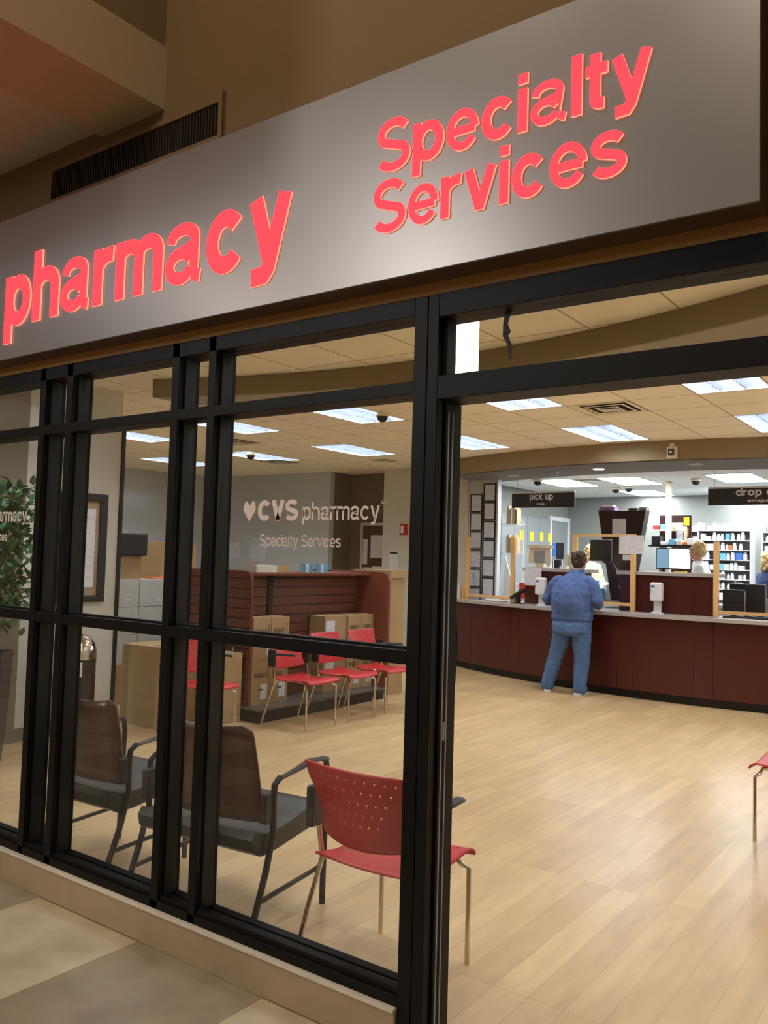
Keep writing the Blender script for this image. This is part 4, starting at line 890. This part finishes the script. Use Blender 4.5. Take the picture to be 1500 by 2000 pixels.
for i, (m, lb) in enumerate((('redc', 'red carton on the low tier near the wire rack'), ('white', 'white carton beside the red one on the low tier'), ('purple', 'purple binder low beside the pine stud'), ('orange', 'orange carton on the low tier'))):
    carton('supply_box', lb, -5.95+i*.12, 11.8, 1.06, -5.85+i*.12, 11.95, 1.30+.05*(i % 2), m, tape=False)
tag(B('work_shelf', K['whitem'], None, (-6.1, 11.7, 1.03, -5.35, 12.05, 1.058)), 'white work shelf behind the left pine frame', 'shelf')
# items on left raised block
zt = 1.546
def crt(x, y, z, label):
    t = thing('desk_monitor', label, 'monitor', (x, y, z)); MB().prism([(-.18, .06), (.18, .06), (.16, .29), (-.16, .29)], 0, .05, 'XZ').build('bezel', K['beige'], t, bevel=.006); MB().prism([(-.165, .28), (.165, .28), (.185, .32), (-.185, .32)], -.03, .1, 'XZ').build('hood', K['beige'], t); B('back_recess', K['greyp'], t, (-.08, -.012, .08, .08, 0, .24)); B('stand', K['beige'], t, (-.06, -.0, 0, .06, .1, .06)); B('base', K['beige'], t, (-.13, -.05, 0, .13, .15, .012)); return t
crt(-5.25, yb(-5.25)+.1, zt, 'beige monitor seen from behind on the left raised block')
tag(B('scanner', K['armp'], None, (-4.98, yb(-4.9)+.1, zt, -4.89, yb(-4.9)+.17, zt+.12), bevel=.01), 'small black scanner on the left raised block', 'scanner'); tag(B('label_stack', K['white'], None, (-4.86, yb(-4.8)+.05, zt, -4.78, yb(-4.8)+.15, zt+.03)), 'small white pad on the left raised block', 'pad')
t = thing('cash_register', 'beige telephone and register unit left of the customer head', 'register', (-4.66, yb(-4.66)+.1, zt)); B('register_body', K['beige'], t, (-.06, 0, 0, .08, .12, .22), bevel=.015); B('handset', K['beige'], t, (-.11, -.03, .04, -.07, .04, .2), bevel=.012)
# monitor on arm
t = thing('flat_monitor', 'black flat monitor on a curved black arm, seen from behind', 'monitor', (-4.15, 11.0, 1.045)); M_ = Matrix.Rotation(-.25, 4, 'Y')
MB().box(-.33, -.02, .62, -.03, .03, .91).build('screen_back', K['armp'], t, bevel=.01); MB().tube([(-.15, .0, .62), (-.02, 0, .58), (.1, 0, .4), (.12, 0, .12), (.12, 0, .01)], [.022, .022, .024, .022, .022], 10).build('arm', K['armp'], t, smooth=True); B('base', K['armp'], t, (-.08, -.12, 0, .18, .12, .015), bevel=.005)
# rear desk between blocks (light blue bins)
for i in range(5):
    tag(B('plastic_bin', K['bluel' if i % 2 else 'whitep'], None, (-4.98+i*.095, 11.9, 1.119, -4.90+i*.095, 12.1, 1.27+.06*(i % 3)), bevel=.006), '%s bin on the lit desk behind the customer' % ('white', 'light blue')[i % 2], 'bin', 'small bins on the lit desk')
tag(B('work_desk', K['top'], None, (-5.0, 11.85, 1.08, -2.75, 12.42, 1.118)), 'grey rear work desk behind the raised blocks', 'desk')
# trapezoid kiosk
t = thing('kiosk_panel', 'tall dark cherry kiosk tower narrowing downwards', 'kiosk', (-4.33, 11.75, 1.12)); MB().prism([(-.14, 0), (.13, 0), (.35, 1.28), (-.35, 1.28)], 0, .18, 'XZ').build('tower', K['cherryd'], t, bevel=.004); B('paper_sheet', K['paper'], t, (-.13, -.004, .9, .07, -.001, 1.16)); B('paper_sheet', K['paper'], t, (-.02, -.004, .16, .08, -.001, .21))
for i, (x, w_, h_, m, lb) in enumerate(((-4.6, .22, .05, 'purple', 'purple binder lying on top of the kiosk tower'), (-4.58, .16, .03, 'white', 'white folder on the purple binder'), (-4.2, .12, .03, 'dark', 'dark box on top of the kiosk tower'), (-4.05, .1, .04, 'greyp', 'grey box on the kiosk tower corner'))):
    z = 2.401+(.052 if i == 1 else 0); tag(B('desk_item', K[m], None, (x-w_*.3, 11.77, z, x+w_*.7, 11.92, z+h_)), lb, 'binder')
# pole
struct(MB().box(-3.97, 12.6, FZ, -3.9, 12.67, PZ).build('trim_6', K['beige']))
# back panel with papers and shelf
t = thing('partition_panel', 'small cherry partition panel with taped papers', 'panel', (-3.9, 12.9, 1.12)); B('panel', K['cherryd'], t, (-.25, 0, 0, .22, .03, 1.27)); B('paper_sheet', K['papert'], t, (.0, -.004, .88, .1, -.001, 1.16)); B('paper_sheet', K['yellow'], t, (.11, -.004, 1.12, .19, -.001, 1.24)); B('paper_sheet', K['orange'], t, (.12, -.004, .95, .18, -.001, 1.08)); B('paper_sheet', K['beige'], t, (.11, -.006, .82, .16, -.004, 1.1))
tag(B('black_shelf', K['dark'], None, (-4.1, 12.25, 1.90, -3.45, 12.5, 1.925)), 'black shelf above the monitors', 'shelf'); tag(B('shelf_post', K['greyp'], None, (-3.93, 12.3, 1.12, -3.87, 12.36, 1.898)), 'grey post carrying the black shelf', 'post')
its = [('black file tray', 'dark', -4.07, .12, .13), ('white paper stack', 'white', -3.94, .11, .05), ('blue white carton', 'bluel', -3.82, .09, .09), ('cream folded bag', 'beige', -3.72, .09, .07), ('orange brown carton', 'orange', -3.62, .05, .05), ('white bag', 'white', -3.56, .09, .1)]
for n_, m, x, w_, h_ in its: tag(B(n_.replace(' ', '_'), K[m], None, (x, 12.28, 1.926, x+w_, 12.45, 1.926+h_), bevel=.008), n_+' on the black shelf above the monitors', 'shelf item')
tag(B('wall_shelf', K['beige'], None, (-4.2, 12.7, 2.15, -3.75, 12.85, 2.17)), 'beige upper shelf beside the kiosk tower', 'shelf')
for i, (m, h_) in enumerate((('redc', .06), ('bluel', .08), ('beige', .1), ('white', .05))): tag(B('supply_box', K[m], None, (-4.19+i*.11, 12.71, 2.171, -4.1+i*.11, 12.83, 2.171+h_)), '%s supply box on the beige upper shelf' % ('red', 'light blue', 'beige', 'white')[i], 'box')
def mon(x, y, z, w_, h_, m, label, face=-1):
    t = thing('computer_monitor', label, 'monitor', (x, y, z)); B('bezel', K['dark'], t, (-w_/2, 0, .12, w_/2, .03, .12+h_), bevel=.004); B('screen', K[m], t, (-w_/2+.012, -.0035, .135, w_/2-.012, -.0005, .105+h_)); B('stand', K['dark'], t, (-.02, .005, 0, .02, .025, .12)); B('base', K['dark'], t, (-.1, -.06, 0, .1, .08, .012))
mon(-3.84, 12.1, 1.46, .2, .3, 'screenb', 'blue grey lit monitor beside the shelf post'); mon(-3.59, 12.05, 1.46, .31, .3, 'screenw', 'white lit monitor in front of the white coated pharmacist')
tag(B('monitor_riser', K['top'], None, (-3.98, 11.95, 1.12, -3.4, 12.2, 1.459)), 'grey riser carrying the two lit monitors', 'riser')
tag(B('storage_tote', K['yellow'], None, (-3.62, 11.9, 1.46, -3.46, 11.945, 1.56)), 'olive yellow tote below the white monitor', 'tote')
# right monitors on counter, backs to us
for x0, x1, z1, lb in ((-2.66, -2.42, 1.36, 'smaller black monitor back at the drop off desk'), (-2.62, -2.22, 1.43, 'larger black monitor back at the drop off desk')):
    y = yc(-2.5)+(.42 if x1 < -2.3 else .58); t = thing('flat_monitor', lb, 'monitor', ((x0+x1)/2, y, 1.036)); a = (x1-x0)/2; B('screen_back', K['dark'], t, (-a, 0, .06, a, .03, z1-1.036), bevel=.006); B('frame_edge', K['greyp'], t, (-a, .0301, z1-1.05, a, .04, z1-1.03), (a-.005, .0301, .06, a+.012, .04, z1-1.05)); B('stand', K['dark'], t, (-.03, .02, 0, .03, .05, .1)); B('base', K['dark'], t, (-.1, -.03, 0, .1, .12, .012))
tag(MB().tube([(-2.6, yc(-2.6)+.2, 1.045), (-2.4, yc(-2.4)+.22, 1.05), (-2.2, yc(-2.2)+.2, 1.045), (-2.0, yc(-2)+.22, 1.05)], .012, 6).build('cable_bundle', K['dark']), 'black cable bundle on the counter before the drop off monitors', 'cable')
rd = thing('rear_desk', 'grey desk in front of the navy dressed woman at drop off', 'desk'); B('desk_top', K['top'], rd, (-2.35, 11.35, 1.2, -.6, 11.7, 1.24)); B('desk_front', K['greyp'], rd, (-2.35, 11.38, FZ, -.6, 11.42, 1.199))
tag(MB().box(-1.78, 10.9, 1.036, -1.68, 11.0, 1.1).build('stapler', K['white'], bevel=.01), 'small white item under the drop off frame', 'desk item')

# ------------------------------------------------------------------ medicine shelving
def bottle_proto():
    t = thing('medicine_bottle', 'x', 'bottle'); bb = MB().lathe([(.028, 0), (.03, .01), (.03, .075), (.018, .088), (.018, .092)], n=10).build('bottle_body', K['whitep'], t, smooth=True); MB().lathe([(.021, .092), (.021, .112)], n=10).build('cap', K['white'], t)
    B('bottle_label', K['paper'], bb, (-.022, -.0312, .02, .022, -.0302, .065)); return t
bays = [(-4.35, -3.92, 14.3, 'left bay'), (-3.88, -3.1, 14.0, 'middle bay'), (-3.04, -2.1, 14.6, 'right bay')]
bp = None; cnt = 0
for bi, (x0, x1, y, bn) in enumerate(bays):
    t = thing('medicine_shelving', 'white shelving full of medicine behind the counter, %s' % bn, 'shelving', ((x0+x1)/2, y, FZ)); a = (x1-x0)/2
    B('back_panel', K['cab'], t, (-a, .26, 0, a, .28, 2.16)); B('side_panel', K['whitem'], t, (-a-.02, 0, 0, -a, .28, 2.16)); B('side_panel', K['whitem'], t, (a, 0, 0, a+.02, .28, 2.16))
    zs = [.95+.155*k for k in range(8)]
    for z in zs: B('shelf', K['whitem'], t, (-a, 0, z-.012, a, .26, z))
    for k, z in enumerate(zs):
        x = x0+.03
        while x < x1-.11:
            s = random.random(); zz = FZ+z; lbs = '%s shelf of the %s of shelving' % (('lowest', 'second', 'third', 'fourth', 'fifth', 'sixth', 'seventh', 'top')[k], bn)
            if s < .55:
                if bp is None: bp = bottle_proto(); bp.location = (x+.03, y+.05, zz); o = bp
                else: o = dup(bp, (x+.03, y+.03+.05*random.random(), zz))
                sc_ = random.choice([.75, .9, 1.0, 1.12]); o.scale = (sc_, sc_, sc_); o['label'] = 'white medicine bottle on the '+lbs; o['group'] = 'bottles on the '+lbs; x += .062*sc_+random.choice([0, 0, .01, .03])
            elif s < .92:
                w_ = random.uniform(.05, .1); h_ = random.uniform(.06, .12); m = random.choices(['white', 'cartonw', 'bluel', 'bluec', 'orange'], [6, 4, 1.3, .9, .3])[0]
                o = B('medicine_box', K[m], None, (0, 0, 0, w_, .1, h_)); o.location = (x, y+.02, zz)
                cn = {'white': 'white', 'cartonw': 'pale', 'bluel': 'light blue', 'bluec': 'blue', 'orange': 'orange'}[m]
                tag(o, '%s medicine box on the %s' % (cn, lbs), 'box', '%s boxes on the %s' % (cn, lbs)); x += w_+random.choice([.004, .006, .02])
            else: x += .06
            cnt += 1

# ================================================================== PEOPLE
def remesh(mb, name, m, parent, voxel=.012, smooth=6, folds=0):
    me = bpy.data.meshes.new(name); me.from_pydata(mb.v, [], mb.f); bmfix(me); o = bpy.data.objects.new(name, me); COL.objects.link(o)
    r = o.modifiers.new('r', 'REMESH'); r.mode = 'VOXEL'; r.voxel_size = voxel
    s = o.modifiers.new('s', 'SMOOTH'); s.iterations = smooth; s.factor = .5
    dg = bpy.context.evaluated_depsgraph_get(); ev = o.evaluated_get(dg); m2 = bpy.data.meshes.new_from_object(ev)
    o.modifiers.clear(); o.data = m2; m2.materials.clear(); m2.materials.append(m); m2.polygons.foreach_set('use_smooth', [True]*len(m2.polygons)); m2.update()
    if folds:
        from mathutils import noise as NZ
        nv = [v.normal.copy() for v in m2.vertices]; m2v = list(m2.vertices)
        for v, nn_ in zip(m2v, nv): v.co += nn_*folds*(NZ.noise(Vector((v.co.x*9, v.co.y*9, v.co.z*4.0+v.co.x*5)))+.5*NZ.noise(v.co*22))
    o.parent = parent; return o
def seg(mb, pts, rs, n=12, flat=None):
    # chain with ball joints
    for p, r in zip(pts, rs): mb.ball(p, r, n=n, m=8)
    mb.tube(pts, rs, n)
def hand(mb, wrist, d, side):
    d = Vector(d).normalized(); upv = Vector((0, 0, 1)); lat = d.cross(upv).normalized()*side; w_ = Vector(wrist)
    pc = w_+d*.05; seg(mb, [tuple(w_), tuple(w_+d*.04), tuple(w_+d*.085)], [.026, .034, .032])
    for k, (o_, L) in enumerate(((-.027, .07), (-.009, .08), (.01, .075), (.028, .058))):
        b = w_+d*.09+lat*o_; seg(mb, [tuple(b), tuple(b+d*L*.5+Vector((0, 0, -.005))), tuple(b+d*L*.95+Vector((0, 0, -.02)))], [.0095, .009, .007], 8)
    b = w_+d*.03-lat*.03; seg(mb, [tuple(b), tuple(b+d*.03-lat*.02), tuple(b+d*.055-lat*.022+Vector((0, 0, -.008)))], [.012, .011, .009], 8)
def ringloft(mb, rings, n=20):
    vs = []; fs = []
    for cx, cy_, z, rx, ry in rings:
        for k in range(n):
            a = 2*PI*k/n; c, s = math.cos(a), math.sin(a); e = .82
            vs.append((cx+rx*math.copysign(abs(c)**e, c), cy_+ry*math.copysign(abs(s)**e, s), z))
    for i in range(len(rings)-1):
        for k in range(n): fs.append((i*n+k, i*n+(k+1) % n, (i+1)*n+(k+1) % n, (i+1)*n+k))
    fs.append(tuple(range(n))[::-1]); fs.append(tuple(range((len(rings)-1)*n, len(rings)*n))); mb.add(vs, fs)
def head(mb, c, f):
    c = Vector(c); f = Vector(f).normalized(); l = Vector((0, 0, 1)).cross(f).normalized()
    mb.ball(tuple(c+Vector((0, 0, .02))), .082, .95, 1.05, 1.2, 18, 12)
    mb.ball(tuple(c+f*.035+Vector((0, 0, -.06))), .055, 1, 1, 1, 14, 8)       # jaw
    mb.ball(tuple(c+f*.096+Vector((0, 0, -.012))), .013, 1, 1, 1.5, 10, 6); mb.ball(tuple(c+f*.088+Vector((0, 0, .02))), .012, 1, 1, 1.5, 10, 6)  # nose
    mb.ball(tuple(c+f*.083+Vector((0, 0, -.052))), .014, 1, 1, .6, 10, 6)     # lips
    for s in (-1, 1):
        mb.ball(tuple(c+l*.083*s+Vector((0, 0, -.005))), .018, 1, 1, 1.6, 8, 6); mb.ball(tuple(c+f*.078+l*.03*s+Vector((0, 0, .035))), .012, 1.2, 1.2, .6, 8, 6)
def eyes(p, c, f):
    c = Vector(c); f = Vector(f).normalized(); l = Vector((0, 0, 1)).cross(f).normalized(); mb = MB()
    for s in (-1, 1): mb.ball(tuple(c+f*.083+l*.03*s+Vector((0, 0, .016))), .009, 1, 1, 1, 8, 6)
    mb.build('eyes', K['white'], p); mb = MB()
    for s in (-1, 1): mb.ball(tuple(c+f*.090+l*.03*s+Vector((0, 0, .016))), .004, 1, 1, 1, 8, 6)
    mb.build('pupils', K['dark'], p)

# --- customer, back to us, leaning on the counter
p = thing('person', 'man in a striped blue shirt and jeans leaning on the counter, back turned', 'person', (-4.29, 9.98, 0))
mb = MB(); head(mb, (.03, .16, 1.655), (0, 1, -.12)); seg(mb, [(.01, .06, 1.42), (.025, .12, 1.56)], [.07, .062])
for s in (-1, 1):
    seg(mb, [(s*.2, .03, 1.38), (s*.325, -.0, 1.17), (s*.2, .27, 1.1)], [.06, .05, .032]); hand(mb, (s*.2, .27, 1.095), (-s*.5, 1, -.12), s)
ringloft(mb, [(0, .0, .9, .16, .12), (0, .02, 1.2, .18, .13), (0, .05, 1.4, .15, .1)])
seg(mb, [(-.11, 0, .88), (-.22, 0, .45), (-.32, 0, .1)], [.09, .06, .045]); seg(mb, [(.12, 0, .88), (.13, 0, .45), (.12, 0, .1)], [.09, .06, .045])
remesh(mb, 'body', K['skin'], p, .009, 3)
mb = MB(); ringloft(mb, [(0, -.0, .885, .235, .17), (0, -.005, .93, .262, .19), (0, -.01, 1.0, .255, .19), (0, -.02, 1.12, .262, .2), (0, -.01, 1.25, .26, .19), (.0, .02, 1.36, .24, .165), (.005, .05, 1.44, .18, .12), (.015, .08, 1.50, .085, .085), (.02, .1, 1.555, .078, .08)])
for s in (-1, 1): seg(mb, [(s*.19, .03, 1.395), (s*.26, .02, 1.33), (s*.33, -.01, 1.17), (s*.29, .12, 1.125), (s*.215, .25, 1.105)], [.082, .085, .076, .066, .05])
remesh(mb, 'shirt', K['shirt'], p, .009, 4, .013)
mb = MB(); ringloft(mb, [(0, 0, .93, .235, .17), (0, -.01, .86, .25, .185), (0, -.01, .78, .25, .18), (0, 0, .73, .22, .15)])
seg(mb, [(-.13, 0, .8), (-.16, 0, .62), (-.215, .01, .44), (-.27, 0, .28), (-.315, -.01, .12), (-.32, .0, .08)], [.125, .115, .098, .088, .082, .085])
seg(mb, [(.125, 0, .8), (.13, 0, .62), (.13, .01, .44), (.12, .0, .28), (.115, -.01, .12), (.115, 0, .08)], [.125, .113, .096, .086, .084, .088])
remesh(mb, 'jeans', K['denim'], p, .009, 3, .012)
for x, a in ((-.33, .35), (.11, -.05)):
    M_ = Matrix.Translation((x, .04, 0)) @ Matrix.Rotation(a, 4, 'Z'); mb = MB()
    pr = [(-.045, -.11), (.045, -.11), (.05, .0), (.052, .1), (.035, .165), (0, .18), (-.035, .165), (-.052, .1), (-.05, 0)]
    MB().prism(pr, .0, .028, 'XY', M_).build('shoe_sole', K['sole'], p, bevel=.005); MB().prism([(q[0]*.92, q[1]*.94) for q in pr], .028, .085, 'XY', M_).build('shoe', K['shoe'], p, bevel=.02)
mb = MB(); mb.ball((.028, .135, 1.685), .1, .94, 1.0, 1.04, 22, 14); mb.ball((.025, .10, 1.625), .082, .95, .9, .9, 16, 10)
for i in range(26): a = i*2.399; r = .085; mb.ball((.028+r*math.cos(a)*.9, .11+r*math.sin(a)*.75-.01, 1.62+.008*i*.62), .022, 1, 1, 1, 8, 6)
hr = remesh(mb, 'hair', K['brownhair'], p, .008, 2)

def staff(label, loc, face, hairm, topm, lean, hairshape='short', glasses=False, h=1.66, skirt='lav', armtgt=None):
    p = thing('person', label, 'person', loc); f = Vector(face).normalized(); l = Vector((0, 0, 1)).cross(f); L = lambda a, b, z: tuple(f*a+l*b+Vector((0, 0, z)))
    k = h/1.66; hc = L(lean*1.0, 0, 1.53*k)
    mb = MB(); head(mb, hc, f+Vector((0, 0, -.25))); seg(mb, [L(lean*.7, 0, 1.32*k), L(lean*.93, 0, 1.46*k)], [.055, .05])
    tg = armtgt or (.42, .16, 1.0)
    for s in (-1, 1):
        a, b, c = L(lean*.6, s*.16, 1.3*k), L(lean*.5+.04, s*.24, 1.06*k), L(tg[0], s*tg[1], tg[2]*k); seg(mb, [a, b, c], [.05, .042, .03]); hand(mb, c, f+Vector((0, 0, -.1)), s)
        seg(mb, [L(0, s*.09, .85*k), L(0, s*.09, .45*k), L(0, s*.09, .09)], [.08, .055, .04])
    def ring(z, w_, d_, ly): 
        return [f*(ly+d_*math.cos(2*PI*i/18))+l*(w_*math.sin(2*PI*i/18))+Vector((0, 0, z)) for i in range(18)]
    def loft(mb, rr):
        vs = []; fs = []
        for r_ in rr: vs += [tuple(v) for v in r_]
        for i in range(len(rr)-1):
            for q in range(18): fs.append((i*18+q, i*18+(q+1) % 18, (i+1)*18+(q+1) % 18, (i+1)*18+q))
        fs += [tuple(range(18))[::-1], tuple(range((len(rr)-1)*18, len(rr)*18))]; mb.add(vs, fs)
    loft(mb, [ring(.85*k, .14, .1, 0), ring(1.1*k, .15, .1, lean*.3), ring(1.32*k, .12, .08, lean*.65)])
    remesh(mb, 'body', K['skin'], p, .010, 3)
    mb = MB(); loft(mb, [ring(.75*k, .2, .15, 0), ring(.95*k, .2, .155, .02), ring(1.12*k, .195, .14, lean*.35), ring(1.27*k, .19, .12, lean*.6), ring(1.35*k, .14, .09, lean*.7), ring(1.40*k, .07, .065, lean*.78)])
    for s in (-1, 1):
        c = Vector(L(tg[0], s*tg[1], tg[2]*k)); b = Vector(L(lean*.5+.04, s*.24, 1.06*k)); seg(mb, [L(lean*.62, s*.155, 1.31*k), tuple(b), tuple(b.lerp(c, .85))], [.068, .062, .05])
    remesh(mb, 'top', K[topm], p, .012, 4, .01)
    mb = MB(); loft(mb, [ring(.84*k, .17, .13, 0), ring(.7*k, .18, .14, 0)])
    for s in (-1, 1): seg(mb, [L(0, s*.09, .75*k), L(0, s*.09, .45*k), L(0, s*.09, .08)], [.1, .08, .07])
    remesh(mb, 'trousers', K[skirt], p, .014, 3)
    for s in (-1, 1): mb = MB(); q = L(.04, s*.09, .035); mb.ball(q, .05, 1+abs(f.x), 1+abs(f.y), .7, 12, 6); mb.build('shoe', K['shoe'], p, smooth=True)
    c = Vector(hc); mb = MB(); mb.ball(tuple(c-f*.022+Vector((0, 0, .045))), .092, 1, 1, 1.0, 18, 10); mb.ball(tuple(c-f*.045+Vector((0, 0, -.01))), .078, 1, 1, 1.1, 16, 8)
    for i in range(30):
        a = i*2.399; z = .09-.005*i*(1 if hairshape == 'short' else 1.6); d = -f*.03+(f*math.cos(a)*.065+l*math.sin(a)*.085)
        if d.dot(f) > .02 and z < .05: continue
        mb.ball(tuple(c+d+Vector((0, 0, z))), .028, 1, 1, 1, 8, 6)
    remesh(mb, 'hair', K[hairm], p, .008, 1)
    eyes(p, hc, f)
    if glasses:
        mb = MB(); 
        for s in (-1, 1):
            e = c+f*.1+l*.03*s+Vector((0, 0, .015)); pts_ = [tuple(e+l*.022*math.cos(2*PI*i/10)+Vector((0, 0, .017*math.sin(2*PI*i/10)))) for i in range(11)]; mb.tube(pts_, .0025, 5, caps=False); mb.tube([tuple(e+l*.022*s), tuple(c-f*.0+l*.088*s+Vector((0, 0, .015)))], .0025, 5)
        mb.build('glasses', K['dark'], p)
    return p
staff('pharmacist in a white coat and glasses facing the lit monitors', (-3.07, 11.5, FZ), (-1, -.1, 0), 'blond', 'coat', .13, glasses=True, h=1.80, armtgt=(.36, .14, 1.02))
staff('woman in a navy top with blond hair at the drop off desk', (-2.5, 12.25, FZ), (.6, .6, 0), 'blond', 'navy', .05, 'long', h=1.68)
staff('blond woman partly hidden behind the black monitor beyond the customer', (-5.15, 12.55, FZ), (.9, -.3, 0), 'blond', 'beige', .08, 'long', h=1.76, armtgt=(.25, .15, 1.05))
